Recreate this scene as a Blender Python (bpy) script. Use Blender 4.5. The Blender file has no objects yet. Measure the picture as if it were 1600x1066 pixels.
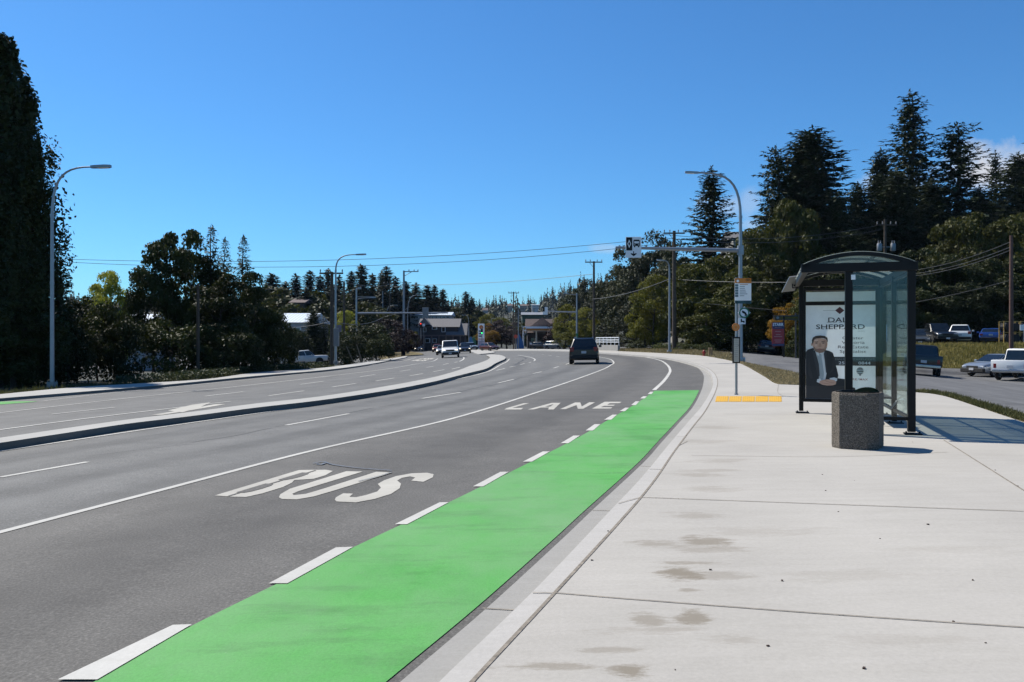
import bpy, bmesh, math, random
import numpy as np
from mathutils import Vector, Matrix, Quaternion
from mathutils.geometry import tessellate_polygon
R = math.radians
rng = random.Random(7)
nr = np.random.default_rng(11)
S = bpy.context.scene
COL = S.collection
EYE = 1.6
F = 1291.0          # focal length in units of the 1600 wide survey frame

# ---------------------------------------------------------------- terrain
def sst(t):
    t = 0.0 if t < 0 else 1.0 if t > 1 else t
    return t*t*(3-2*t)
def lerp_tab(tab, y):
    if y <= tab[0][0]: return tab[0][1]
    for (a, b), (c, d) in zip(tab, tab[1:]):
        if y <= c: return b+(d-b)*(y-a)/(c-a)
    return tab[-1][1]
XE = [(-20,7),(5,7.6),(16,8.8),(22,9.8),(30,11.5),(45,14.5),(70,18.5),(100,21),(140,22)]
def xe(y): return lerp_tab(XE, y)
def g(x, y):
    """height of the ground: banked carriageway, a sunken lot on the right, a grass bank, wooded hills"""
    e = xe(y)
    s = (.012+.025*sst((y-35)/70))*(1-sst((y-125)/110))
    z = s*max(-40, min(x, e)) - .0004*max(0, min(34, 4-x))**2
    z -= .4*sst((y-115)/80)
    if x > e: z -= .95*sst((x-e)/14)*(1-sst((y-90)/80))
    if y > 45 and x > 0:
        z += 1.75*sst((y-57)/15)*sst((x/y-.42)/.07)
    if y > 85 and x > 18:
        z += 24*sst((x-18)/75)*sst((y-85)/120)
    if y > 150 and x < 0:
        z += 16*sst((y-190)/200)*sst((-x-25)/80)*(1-sst((y-430)/220))
    if y > 420:
        z += 37*sst((y-420)/600)
    if -70 < x < 0 and 60 < y < 150: z -= .45*math.exp(-((x+27)**2/45+(y-103)**2/130))
    return z
def P(u, v, dz=0.0):
    """where the line of sight through survey point (u,v) meets the ground raised by dz"""
    dx = (u-800)/F; k = (v-533)/F
    f = lambda t: EYE-k*t-g(dx*t, t)-dz
    t = 1.0
    while f(t) > 0 and t < 3000: t *= 1.03
    a, b = t/1.03, t
    for _ in range(40):
        m = (a+b)/2
        if f(m) > 0: a = m
        else: b = m
    return Vector((dx*a, a, EYE-k*a))
def D(u, v, d):
    """the point at depth d seen at survey point (u,v)"""
    return Vector(((u-800)/F*d, d, EYE-(v-533)/F*d))

# ---------------------------------------------------------------- objects
def link(o, parent=None):
    COL.objects.link(o)
    if parent is not None: o.parent = parent
    return o
def tag(o, label=None, cat=None, group=None, kind=None):
    if label: o['label'] = label
    if cat: o['category'] = cat
    if group: o['group'] = group
    if kind: o['kind'] = kind
    return o
def thing(name, label, cat, loc=(0,0,0), rz=0.0, group=None):
    o = bpy.data.objects.new(name, None); o.empty_display_size = .3
    link(o); o.location = loc; o.rotation_euler = (0, 0, rz)
    return tag(o, label, cat, group)
def copy_tree(o, parent=None):
    c = o.copy(); link(c)
    if parent is not None: c.parent = parent
    for ch in o.children: copy_tree(ch, c)
    return c
class MB:
    """collects shapes, then becomes ONE mesh object"""
    def __init__(s): s.v = []; s.f = []; s.m = []; s.sm = []
    def add(s, vs, fs, mi=0, smooth=False):
        o = len(s.v); s.v += [tuple(p) for p in vs]
        for f in fs: s.f.append(tuple(i+o for i in f)); s.m.append(mi); s.sm.append(smooth)
    def box(s, c, d, mi=0, M=None, bev=0.0):
        x, y, z = d[0]/2, d[1]/2, d[2]/2
        M = M or Matrix.Identity(3)
        c = Vector(c)
        if bev <= 0:
            vs = [c+M@Vector((i*x, j*y, k*z)) for k in (-1,1) for j in (-1,1) for i in (-1,1)]
            s.add(vs, [(0,2,3,1),(4,5,7,6),(0,1,5,4),(2,6,7,3),(0,4,6,2),(1,3,7,5)], mi)
        else:
            bm = bmesh.new(); bmesh.ops.create_cube(bm, size=1)
            for q in bm.verts: q.co = Vector((q.co.x*d[0], q.co.y*d[1], q.co.z*d[2]))
            bmesh.ops.bevel(bm, geom=bm.edges[:], offset=bev, segments=2, affect='EDGES', profile=.5)
            bm.verts.index_update()
            s.add([c+M@q.co for q in bm.verts], [[w.index for w in f.verts] for f in bm.faces], mi)
            bm.free()
    def cyl(s, a, b, r0, r1=None, n=12, mi=0, caps=True):
        s.tube([a, b], [r0, r0 if r1 is None else r1], n, mi, caps)
    def tube(s, pts, rad, n=8, mi=0, caps=True):
        pts = [Vector(p) for p in pts]
        if not hasattr(rad, '__len__'): rad = [rad]*len(pts)
        t0 = (pts[1]-pts[0]).normalized()
        up = Vector((0,0,1)) if abs(t0.z) < .9 else Vector((1,0,0))
        u = t0.cross(up).normalized()
        vs = []
        for i, p in enumerate(pts):
            t = (pts[min(i+1, len(pts)-1)]-pts[max(i-1, 0)]).normalized()
            u = (u-t*u.dot(t)).normalized(); w = t.cross(u)
            vs += [p+(u*math.cos(2*math.pi*k/n)+w*math.sin(2*math.pi*k/n))*rad[i] for k in range(n)]
        fs = [(i*n+k, i*n+(k+1)%n, (i+1)*n+(k+1)%n, (i+1)*n+k) for i in range(len(pts)-1) for k in range(n)]
        s.add(vs, fs, mi, True)
        if caps:
            s.add(vs[:n], [tuple(range(n-1,-1,-1))], mi); s.add(vs[-n:], [tuple(range(n))], mi)
    def lathe(s, prof, n=20, mi=0, M=None):
        M = M or Matrix.Identity(4); k = len(prof)
        vs = [M@Vector((r*math.cos(2*math.pi*j/n), r*math.sin(2*math.pi*j/n), z)) for j in range(n) for r, z in prof]
        fs = [(j*k+i, ((j+1)%n)*k+i, ((j+1)%n)*k+i+1, j*k+i+1) for j in range(n) for i in range(k-1)]
        s.add(vs, fs, mi, True)
    def prism(s, out, z0, z1, mi=0, M=None):
        """outline in xy, extruded z0..z1, then moved by the 4x4 M"""
        M = M or Matrix.Identity(4); n = len(out)
        a = sum(out[i][0]*out[(i+1)%n][1]-out[(i+1)%n][0]*out[i][1] for i in range(n))
        if a < 0: out = out[::-1]
        b = [M@Vector((p[0], p[1], z0)) for p in out]; t = [M@Vector((p[0], p[1], z1)) for p in out]
        tri = tessellate_polygon([[Vector((p[0], p[1], 0)) for p in out]])
        up = []
        for q in tri:
            p0, p1, p2 = (out[i] for i in q)
            c = (p1[0]-p0[0])*(p2[1]-p0[1])-(p1[1]-p0[1])*(p2[0]-p0[0])
            up.append(tuple(q) if c > 0 else tuple(q[::-1]))
        s.add(b+t, [tuple(i+n for i in q) for q in up]+[q[::-1] for q in up]+[(i,(i+1)%n,n+(i+1)%n,n+i) for i in range(n)], mi)
    def quad(s, a, b, c, d, mi=0): s.add([a,b,c,d], [(0,1,2,3)], mi)
    def text(s, body, x, y, h, width=None, M=None, mi=0, align='CENTER', z=0.0, bold=0.0, depth=.0):
        """lettering: cap height h, squeezed or stretched to width"""
        M = M or Matrix.Identity(4)
        cu = bpy.data.curves.new('t', 'FONT'); cu.body = body; cu.size = 1; cu.offset = bold; cu.resolution_u = 3
        ob = bpy.data.objects.new('t', cu)
        me = bpy.data.meshes.new_from_object(ob)
        xs = [q.co.x for q in me.vertices]; ys = [q.co.y for q in me.vertices]
        if xs:
            x0, x1 = min(xs), max(xs); k = h/.73
            kx = width/(x1-x0) if width else k
            off = {'CENTER': -(x0+x1)/2, 'LEFT': -x0, 'RIGHT': -x1}[align]
            s.add([M@Vector((x+(q.co.x+off)*kx, y+q.co.y*k, z)) for q in me.vertices], [tuple(p.vertices) for p in me.polygons], mi)
        bpy.data.objects.remove(ob); bpy.data.curves.remove(cu); bpy.data.meshes.remove(me)
    def build(s, name, mats, parent=None, sharp=35, loc=None):
        me = bpy.data.meshes.new(name)
        me.from_pydata(s.v, [], s.f); me.update()
        for m in (mats if isinstance(mats, (list, tuple)) else [mats]): me.materials.append(m)
        me.polygons.foreach_set('material_index', s.m)
        if any(s.sm):
            me.polygons.foreach_set('use_smooth', s.sm); me.set_sharp_from_angle(angle=R(sharp))
        o = bpy.data.objects.new(name, me)
        if loc is not None: o.location = loc
        return link(o, parent)

# ---------------------------------------------------------------- materials
KD = .66      # scene albedo level for the chosen exposure
def dim(c): return tuple(x*KD for x in c)
def nodes(name):
    m = bpy.data.materials.new(name); m.use_nodes = True
    return m, m.node_tree, m.node_tree.nodes['Principled BSDF']
def N(nt, t, **kw):
    n = nt.nodes.new(t)
    for k, v in kw.items():
        if k in n.inputs: n.inputs[k].default_value = v
        else: setattr(n, k, v)
    return n
def ramp(nt, stops, fac):
    r = nt.nodes.new('ShaderNodeValToRGB'); e = r.color_ramp.elements
    while len(e) < len(stops): e.new(.5)
    for k, (p, c) in enumerate(stops):
        e[k].position = p; e[k].color = (*c, 1) if len(c) == 3 else c
    nt.links.new(fac, r.inputs['Fac']); return r.outputs['Color']
def mixc(nt, mode, a, b, fac):
    n = nt.nodes.new('ShaderNodeMix'); n.data_type = 'RGBA'; n.blend_type = mode
    for sock, val in (('A', a), ('B', b)):
        i = [q for q in n.inputs if q.name == sock and q.type == 'RGBA'][0]
        if hasattr(val, 'is_output'): nt.links.new(val, i)
        else: i.default_value = (*val, 1)
    i = n.inputs['Factor']
    if hasattr(fac, 'is_output'): nt.links.new(fac, i)
    else: i.default_value = fac
    return [q for q in n.outputs if q.type == 'RGBA'][0]
def objco(nt, scale=(1,1,1)):
    t = nt.nodes.new('ShaderNodeTexCoord'); mp = nt.nodes.new('ShaderNodeMapping')
    mp.inputs['Scale'].default_value = scale; nt.links.new(t.outputs['Object'], mp.inputs['Vector'])
    return mp.outputs['Vector']
def noise(nt, vec, scale, detail=4, rough=.6):
    n = N(nt, 'ShaderNodeTexNoise', Scale=scale, Detail=detail, Roughness=rough)
    nt.links.new(vec, n.inputs['Vector']); return n.outputs['Fac']
def bump(nt, b, h, strength, dist=.02):
    n = N(nt, 'ShaderNodeBump', Strength=strength, Distance=dist)
    nt.links.new(h, n.inputs['Height']); nt.links.new(n.outputs['Normal'], b.inputs['Normal'])
def flat(name, c, rough=.5, metal=0.0, var=.12, scale=3.0, coat=0.0, spec=None):
    m, nt, b = nodes(name); c = dim(c)
    f = noise(nt, objco(nt), scale, 5)
    col = ramp(nt, [(.3, tuple(x*(1-var) for x in c)), (.7, tuple(min(1, x*(1+var)) for x in c))], f)
    nt.links.new(col, b.inputs['Base Color'])
    b.inputs['Roughness'].default_value = rough; b.inputs['Metallic'].default_value = metal
    b.inputs['Coat Weight'].default_value = coat
    if spec is not None: b.inputs['Specular IOR Level'].default_value = spec
    return m
def lamp_mat(name, c, e, strength):
    m, nt, b = nodes(name)
    b.inputs['Base Color'].default_value = (*c, 1); b.inputs['Roughness'].default_value = .2
    b.inputs['Emission Color'].default_value = (*e, 1); b.inputs['Emission Strength'].default_value = strength
    return m
def asphalt(name, c, streak=.1, speck=.35, worn=.12, lanes=0):
    m, nt, b = nodes(name); c = dim(c)
    v = objco(nt)
    rt = nt.nodes.new('ShaderNodeMapping'); rt.inputs['Rotation'].default_value = (0, 0, R(15)); nt.links.new(v, rt.inputs['Vector'])
    sc_ = nt.nodes.new('ShaderNodeMapping'); sc_.inputs['Scale'].default_value = (.9, .035, 1); nt.links.new(rt.outputs['Vector'], sc_.inputs['Vector'])
    big = noise(nt, sc_.outputs['Vector'], 1.2, 5)
    col = ramp(nt, [(.3, tuple(x*(1-streak) for x in c)), (.7, tuple(x*(1+streak) for x in c))], big)
    mid = noise(nt, v, 1.1, 6, .65)
    col = mixc(nt, 'MULTIPLY', col, ramp(nt, [(.35, (1-worn,)*3), (.65, (1+worn,)*3)], mid), 1.0)
    fine = noise(nt, v, 55, 3, .7)
    col = mixc(nt, 'MULTIPLY', col, ramp(nt, [(.3, (1-speck,)*3), (.55, (1,1,1)), (.75, (1+speck*1.6,)*3)], fine), 1.0)
    if lanes:
        # wheel-path polish and the oily middle of each lane, broken up by noise
        uv = nt.nodes.new('ShaderNodeUVMap'); sp_ = nt.nodes.new('ShaderNodeSeparateXYZ'); nt.links.new(uv.outputs[0], sp_.inputs[0])
        def mth(op, a, b_=None, c_=None):
            n = N(nt, 'ShaderNodeMath', operation=op)
            for k, q in enumerate((a, b_, c_)):
                if q is None: continue
                if hasattr(q, 'is_output'): nt.links.new(q, n.inputs[k])
                else: n.inputs[k].default_value = q
            return n.outputs[0]
        ph = mth('MULTIPLY', sp_.outputs[0], 2*math.pi*lanes)
        wob = mth('MULTIPLY_ADD', noise(nt, v, .35, 3), 1.6, ph)
        c2 = mth('COSINE', mth('MULTIPLY', wob, 2.0)); c1 = mth('COSINE', wob)
        amp = mth('MULTIPLY', noise(nt, sc_.outputs['Vector'], .7, 4), 1.0)
        f_ = mth('MULTIPLY_ADD', mth('MULTIPLY', c2, amp), -.17, mth('MULTIPLY_ADD', mth('MULTIPLY', c1, amp), .10, .5))
        col = mixc(nt, 'MULTIPLY', col, ramp(nt, [(.38, (.82,.82,.825)), (.5, (1,1,1)), (.62, (1.12,1.12,1.115))], f_), 1.0)
    nt.links.new(col, b.inputs['Base Color'])
    b.inputs['Roughness'].default_value = .82; b.inputs['Specular IOR Level'].default_value = .25
    bump(nt, b, fine, .35, .01); return m
def concrete(name, c, blot=.08, stains=None, fine_s=40):
    m, nt, b = nodes(name); c = dim(c)
    v = objco(nt)
    f = noise(nt, v, .55, 7, .62)
    col = ramp(nt, [(.32, tuple(x*(1-blot) for x in c)), (.68, tuple(min(1, x*(1+blot)) for x in c))], f)
    sw = noise(nt, objco(nt, (1, 7, 1)), 1.3, 6, .7)
    col = mixc(nt, 'MULTIPLY', col, ramp(nt, [(.3, (.93,.93,.92)), (.6, (1,1,1))], sw), 1.0)
    fi = noise(nt, v, fine_s, 4, .7)
    col = mixc(nt, 'MULTIPLY', col, ramp(nt, [(.3, (.93,)*3), (.7, (1.05,)*3)], fi), 1.0)
    if stains:
        # dirty damp patches with ragged outlines, each at its own place on the slab
        nz = N(nt, 'ShaderNodeTexNoise', Scale=2.6, Detail=8, Roughness=.82); nt.links.new(objco(nt, (.8, 2.4, 1)), nz.inputs['Vector'])
        geo = nt.nodes.new('ShaderNodeTexCoord'); tot = None
        for (sx, sy, rx, ry, k) in stains:
            mp = nt.nodes.new('ShaderNodeMapping'); nt.links.new(geo.outputs['Object'], mp.inputs['Vector'])
            mp.inputs['Scale'].default_value = (1/rx, 1/ry, 0); mp.inputs['Location'].default_value = (-sx/rx, -sy/ry, 0)
            ln = N(nt, 'ShaderNodeVectorMath', operation='LENGTH'); nt.links.new(mp.outputs['Vector'], ln.inputs[0])
            ad = N(nt, 'ShaderNodeMath', operation='MULTIPLY_ADD'); nt.links.new(nz.outputs['Fac'], ad.inputs[0]); ad.inputs[1].default_value = -4.2; nt.links.new(ln.outputs['Value'], ad.inputs[2])
            mr = N(nt, 'ShaderNodeMapRange'); nt.links.new(ad.outputs[0], mr.inputs['Value'])
            for a_, q in (('From Min', -1.75), ('From Max', -1.2), ('To Min', k), ('To Max', 0)): mr.inputs[a_].default_value = q
            if tot is None: tot = mr.outputs['Result']
            else:
                mx = N(nt, 'ShaderNodeMath', operation='MAXIMUM'); nt.links.new(tot, mx.inputs[0]); nt.links.new(mr.outputs['Result'], mx.inputs[1]); tot = mx.outputs[0]
        col = mixc(nt, 'MIX', col, (c[0]*.50, c[1]*.455, c[2]*.385), tot)
    nt.links.new(col, b.inputs['Base Color'])
    b.inputs['Roughness'].default_value = .9; b.inputs['Specular IOR Level'].default_value = .2
    bump(nt, b, fi, .25, .006); return m
def leafmat(name, c1, c2, trans=.18, rand=.35, rough=.65):
    m, nt, b = nodes(name); c1 = dim(c1); c2 = dim(c2)
    f = noise(nt, objco(nt), .55, 5, .7)
    col = ramp(nt, [(.3, c1), (.7, c2)], f)
    oi = nt.nodes.new('ShaderNodeObjectInfo')
    col = mixc(nt, 'MULTIPLY', col, ramp(nt, [(0, (1-rand,1-rand*.9,1-rand)), (1, (1+rand,1+rand,1+rand*.6))], oi.outputs['Random']), 1.0)
    nt.links.new(col, b.inputs['Base Color'])
    b.inputs['Roughness'].default_value = rough; b.inputs['Specular IOR Level'].default_value = .25
    tr = nt.nodes.new('ShaderNodeBsdfTranslucent'); nt.links.new(col, tr.inputs['Color'])
    mx = nt.nodes.new('ShaderNodeMixShader'); mx.inputs[0].default_value = trans
    out = nt.nodes['Material Output']
    nt.links.new(b.outputs[0], mx.inputs[1]); nt.links.new(tr.outputs[0], mx.inputs[2]); nt.links.new(mx.outputs[0], out.inputs['Surface'])
    return m
def glassmat(name, tint, gloss=.12, rough=.02):
    m, nt, b = nodes(name)
    nt.nodes.remove(b)
    t = nt.nodes.new('ShaderNodeBsdfTransparent'); t.inputs[0].default_value = (*tint, 1)
    gl = nt.nodes.new('ShaderNodeBsdfGlossy'); gl.inputs['Roughness'].default_value = rough
    lw = N(nt, 'ShaderNodeLayerWeight', Blend=.35)
    mr = N(nt, 'ShaderNodeMapRange'); nt.links.new(lw.outputs['Fresnel'], mr.inputs['Value'])
    mr.inputs['To Min'].default_value = gloss*.35; mr.inputs['To Max'].default_value = .35
    mx = nt.nodes.new('ShaderNodeMixShader')
    nt.links.new(mr.outputs['Result'], mx.inputs[0]); nt.links.new(t.outputs[0], mx.inputs[1]); nt.links.new(gl.outputs[0], mx.inputs[2])
    nt.links.new(mx.outputs[0], nt.nodes['Material Output'].inputs['Surface']); return m

M = {}
M['asphalt'] = asphalt('asphalt', (.172,.171,.166), .10, .4)
M['asphalt_lane'] = asphalt('asphalt_lanes', (.172,.171,.166), .10, .4, .12, 2)
M['asphalt_bus'] = asphalt('asphalt_new', (.143,.137,.128), .06, .4, .12, 1)
M['asphalt_lot'] = asphalt('asphalt_lot', (.17,.17,.172), .12, .3, .2)
M['tar'] = flat('tar', (.05,.05,.052), .8)
M['line'] = concrete('road_paint', (.63,.62,.585), .12, fine_s=60)
M['letter'] = concrete('thermoplastic', (.56,.54,.49), .14, fine_s=50)
M['bluepaint'] = flat('blue_paint', (.11,.14,.19), .8, var=.3, scale=12)
def greenmat():
    m, nt, b = nodes('green_paint')
    v = objco(nt)
    f = noise(nt, objco(nt, (1,.8,1)), .7, 7, .65)
    col = ramp(nt, [(.25, dim((.066,.31,.062))), (.45, dim((.092,.405,.080))), (.75, dim((.125,.46,.105)))], f)
    d = noise(nt, objco(nt, (.7,2.6,1)), .9, 7, .7)
    col = mixc(nt, 'MULTIPLY', col, ramp(nt, [(.30, (.64,.63,.65)), (.48, (1,1,1))], d), 1.0)
    fi = noise(nt, v, 60, 3, .7)
    col = mixc(nt, 'MULTIPLY', col, ramp(nt, [(.3, (.85,)*3), (.7, (1.1,)*3)], fi), 1.0)
    du = noise(nt, objco(nt, (1,.6,1)), .33, 6, .7)
    col = mixc(nt, 'MIX', col, (.165,.265,.155), ramp(nt, [(.38, (0,0,0)), (.66, (.6,.6,.6))], du))
    ch = noise(nt, v, 9, 5, .8)
    col = mixc(nt, 'MIX', col, (.22,.27,.21), ramp(nt, [(.66, (0,0,0)), (.73, (.7,.7,.7))], ch))
    nt.links.new(col, b.inputs['Base Color']); b.inputs['Roughness'].default_value = .8; b.inputs['Specular IOR Level'].default_value = .25
    bump(nt, b, fi, .3, .008); return m
M['green'] = greenmat()
def pv(u, v): p = P(u, v, .15); return (p.x, p.y)
ST = []
for (u, v, ru, rv, k) in [(1105,848,48,11,.75),(1062,895,42,15,.9),(1075,922,22,5,.6),(1080,965,36,18,.8),(1015,970,34,16,.6),(985,1048,42,18,.85),(870,1040,95,7,.6),(1040,985,120,9,.35),(1130,900,80,8,.4),(1020,850,60,6,.5),(1085,880,70,4,.6),(1150,1000,70,10,.3),(960,1015,60,6,.45),(1090,742,50,5,.35),(1130,720,60,4,.3),(1115,668,40,3,.3),(1200,830,120,10,.22),(1330,900,150,12,.16),(1420,1000,170,12,.15),(1480,860,120,8,.14),(1100,858,75,12,.4),(1085,805,60,6,.35),(1115,765,55,5,.3),(1110,735,45,4,.3),(1100,690,55,4,.22)]:
    a = pv(u, v); b_ = pv(u+ru, v); c_ = pv(u, v-rv)
    ST.append((a[0], a[1], abs(b_[0]-a[0])*1.0, abs(c_[1]-a[1])*1.0, k))
M['pave'] = concrete('pavement_concrete', (.515,.490,.450), .075, ST)
M['kerb'] = concrete('kerb_concrete', (.55,.53,.50), .05)
M['gutter'] = concrete('gutter_concrete', (.40,.39,.37), .06)
M['oldpave'] = concrete('median_concrete', (.49,.48,.455), .06)
M['kerbface_shaded'] = concrete('kerb_face_shaded', (.20,.195,.18), .2)  # shade on the kerb sides is put into this darker base colour
M['joint'] = flat('joint', (.27,.235,.19), .95, var=.4, scale=20)
M['yellow'] = flat('yellow_tactile', (.78,.43,.02), .7, var=.08)
def groundmat():
    m, nt, b = nodes('dry_ground')
    v = objco(nt)
    col = ramp(nt, [(.3, (.05,.052,.018)), (.5, (.10,.085,.035)), (.7, (.15,.12,.06))], noise(nt, v, .18, 8, .7))
    col = mixc(nt, 'MULTIPLY', col, ramp(nt, [(.3, (.6,)*3), (.7, (1.3,)*3)], noise(nt, v, 6, 5, .7)), 1.0)
    nt.links.new(col, b.inputs['Base Color']); b.inputs['Roughness'].default_value = .95; b.inputs['Specular IOR Level'].default_value = .1
    return m
M['ground'] = groundmat()
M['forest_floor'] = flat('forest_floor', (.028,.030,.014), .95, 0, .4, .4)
def vergemat():
    m, nt, b = nodes('dry_grass')
    v = objco(nt)
    col = ramp(nt, [(.3, (.085,.078,.034)), (.5, (.165,.135,.070)), (.7, (.21,.172,.10))], noise(nt, v, 1.1, 8, .75))
    fi = noise(nt, v, 25, 4, .7)
    col = mixc(nt, 'MULTIPLY', col, ramp(nt, [(.3, (.55,)*3), (.7, (1.3,)*3)], fi), 1.0)
    nt.links.new(col, b.inputs['Base Color']); b.inputs['Roughness'].default_value = .95; b.inputs['Specular IOR Level'].default_value = .1
    bump(nt, b, fi, 1.0, .06); return m
M['verge'] = vergemat()
M['galv'] = flat('galvanised_steel', (.42,.45,.48), .42, .55, .08)
M['galv_far'] = flat('weathered_steel', (.33,.36,.39), .5, .4, .08)
M['wood'] = flat('pole_wood', (.10,.075,.055), .9, 0, .3, 6)
M['wood_red'] = flat('pole_wood_red', (.16,.085,.065), .9, 0, .25, 6)
M['black'] = flat('black_paint', (.009,.009,.0095), .45, 0, .1, spec=.22)
M['blackmat'] = flat('black_rubber', (.014,.014,.015), .8, 0, .2)
M['dkgrey'] = flat('dark_grey', (.06,.06,.065), .6)
M['grey'] = flat('grey_metal', (.28,.29,.30), .55, .2)
M['wire'] = flat('cable', (.10,.105,.11), .6)
M['white'] = flat('white_paint', (.78,.78,.76), .4, 0, .04)
M['signwhite'] = flat('sign_white', (1.14,1.17,1.18), .45, 0, .04)
M['orange'] = flat('sign_orange', (.72,.24,.02), .5, 0, .05)
M['teal'] = flat('sign_teal', (.02,.10,.13), .5)
M['slate'] = flat('sign_slate', (.16,.24,.27), .5)
M['red'] = flat('sign_red', (.42,.03,.04), .5)
M['navy'] = flat('sign_navy', (.035,.05,.15), .5)
M['signgreen'] = flat('sign_green', (.01,.22,.10), .5)
M['olive'] = flat('sign_olive', (.20,.19,.02), .6)
M['glass'] = glassmat('clear_glass', (.90,.95,.94), .08)
M['smoke'] = glassmat('smoked_glass', (.78,.82,.79), .10, .08)
_nt = M['smoke'].node_tree; _o = _nt.nodes['Material Output']; _s = _o.inputs['Surface'].links[0].from_socket
_t = _nt.nodes.new('ShaderNodeBsdfTranslucent'); _t.inputs[0].default_value = (.42,.46,.44,1); _m = _nt.nodes.new('ShaderNodeMixShader'); _m.inputs[0].default_value = .28
_nt.links.new(_s, _m.inputs[1]); _nt.links.new(_t.outputs[0], _m.inputs[2]); _nt.links.new(_m.outputs[0], _o.inputs['Surface'])
M['carglass'] = flat('car_glass', (.012,.015,.018), .06, 0, .05, spec=.7)
M['tyre'] = flat('tyre_rubber', (.016,.016,.017), .85)
M['rim'] = flat('alloy_rim', (.45,.46,.48), .35, .7)
M['chrome'] = flat('chrome', (.6,.61,.63), .18, .9)
M['tail'] = flat('tail_lamp', (.28,.012,.012), .2)
M['head'] = flat('head_lamp', (.75,.77,.80), .12)
M['headon'] = lamp_mat('lit_head_lamp', (.9,.85,.75), (1,.85,.6), 2.5)
M['plate'] = flat('number_plate', (.62,.64,.68), .5)
M['redlit'] = lamp_mat('signal_red', (.5,.02,.02), (1,.04,.02), 1.6)
M['greenlit'] = lamp_mat('signal_green', (.02,.4,.1), (.05,1,.25), 2.5)
# ---------------------------------------------------------------- ground sheets
def cat_px(pts, sub=10):
    """Catmull-Rom through the survey points"""
    if len(pts) < 3: return [(pts[0][0]+(pts[1][0]-pts[0][0])*k/sub, pts[0][1]+(pts[1][1]-pts[0][1])*k/sub) for k in range(sub+1)]
    q = [(2*pts[0][0]-pts[1][0], 2*pts[0][1]-pts[1][1])]+list(pts)+[(2*pts[-1][0]-pts[-2][0], 2*pts[-1][1]-pts[-2][1])]
    out = []
    for i in range(1, len(q)-2):
        for k in range(sub):
            t = k/sub; r = []
            for c in (0, 1):
                a, b, d, e = q[i-1][c], q[i][c], q[i+1][c], q[i+2][c]
                r.append(.5*(2*b+(d-a)*t+(2*a-5*b+4*d-e)*t*t+(3*b-a-3*d+e)*t**3))
            out.append(tuple(r))
    return out+[tuple(pts[-1])]
class Curve:
    def __init__(s, px, dz=0.0, tail=None):
        w = [P(u, v, dz) for u, v in cat_px(px)]
        s.y = np.array([p.y for p in w]); s.x = np.array([p.x for p in w])
        k = np.argsort(s.y); s.y = s.y[k]; s.x = s.x[k]
        j = min(8, len(s.y)-1); s.sl = (s.x[j]-s.x[0])/(s.y[j]-s.y[0])
        s.y0 = s.y[0]; s.x0 = s.x[0]
    def __call__(s, y):
        if y < s.y0:
            d = s.y0-y; return s.x0-s.sl*d*.9-.004*d*d
        return float(np.interp(y, s.y, s.x))
def rows(y0, y1):
    out = [y0]; y = y0
    while y < y1-.01:
        y = min(y1, y+max(.22, min(1.6, .014*abs(y)+.12))); out.append(y)
    return out
def strip(name, xa, xb, y0, y1, dz, mat, nc=4, kind='structure', skirt=0.0, top=None):
    mb = MB(); ys = rows(y0, y1); vs = []
    for y in ys:
        a, b = (f(y) if callable(f) else f for f in (xa, xb))
        for k in range(nc+1):
            x = a+(b-a)*k/nc; vs.append((x, y, (top or g)(x, y)+dz))
    w = nc+1
    mb.add(vs, [(i*w+k, i*w+k+1, (i+1)*w+k+1, (i+1)*w+k) for i in range(len(ys)-1) for k in range(nc)], 0, True)
    if skirt:
        for c, fl in ((0, False), (nc, True)):
            e = [vs[i*w+c] for i in range(len(ys))]; l = [(p[0], p[1], p[2]-skirt) for p in e]; n = len(e)
            fs = [(i, i+1, n+i+1, n+i) for i in range(n-1)]
            mb.add(e+l, fs if not fl else [f[::-1] for f in fs], 0)
    o = mb.build(name, mat)
    if not skirt:
        uv = o.data.uv_layers.new(name='UVMap'); q = np.empty(len(o.data.loops), np.int32); o.data.loops.foreach_get('vertex_index', q)
        a = np.stack([(q % w)/nc, (q//w)*.1], 1).astype(np.float32); uv.data.foreach_set('uv', a.reshape(-1))
    return tag(o, kind=kind)
LINES = {}
def ribbon(mb, w, width, dz, mi=0):
    """a painted band of real width along world points, draped on the ground"""
    n = len(w); L = []; Rr = []
    for i in range(n):
        t = (w[min(i+1, n-1)]-w[max(i-1, 0)]); t.z = 0; t.normalize(); q = Vector((-t.y, t.x, 0))*width/2
        for s, l in ((1, L), (-1, Rr)):
            p = w[i]+q*s; l.append((p.x, p.y, g(p.x, p.y)+dz))
    mb.add(L+Rr, [(i, n+i, n+i+1, i+1) for i in range(n-1)], mi)
def line(mb, px, width=.10, dz=.008, base=0.0, sub=10):
    w = [P(u, v, base) for u, v in cat_px(px, sub)]
    ribbon(mb, w, width, dz+base)
def pxpoly(mb, px, dz, mi=0, base=0.0):
    w = [P(u, v, base) for u, v in px]
    n = len(w); tri = tessellate_polygon([[Vector((p.x, p.y, 0)) for p in w]])
    fs = []
    for q in tri:
        a, b, c = (w[i] for i in q)
        fs.append(tuple(q) if (b.x-a.x)*(c.y-a.y)-(b.y-a.y)*(c.x-a.x) > 0 else tuple(q[::-1]))
    mb.add([(p.x, p.y, g(p.x, p.y)+dz) for p in w], fs, mi)
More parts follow.
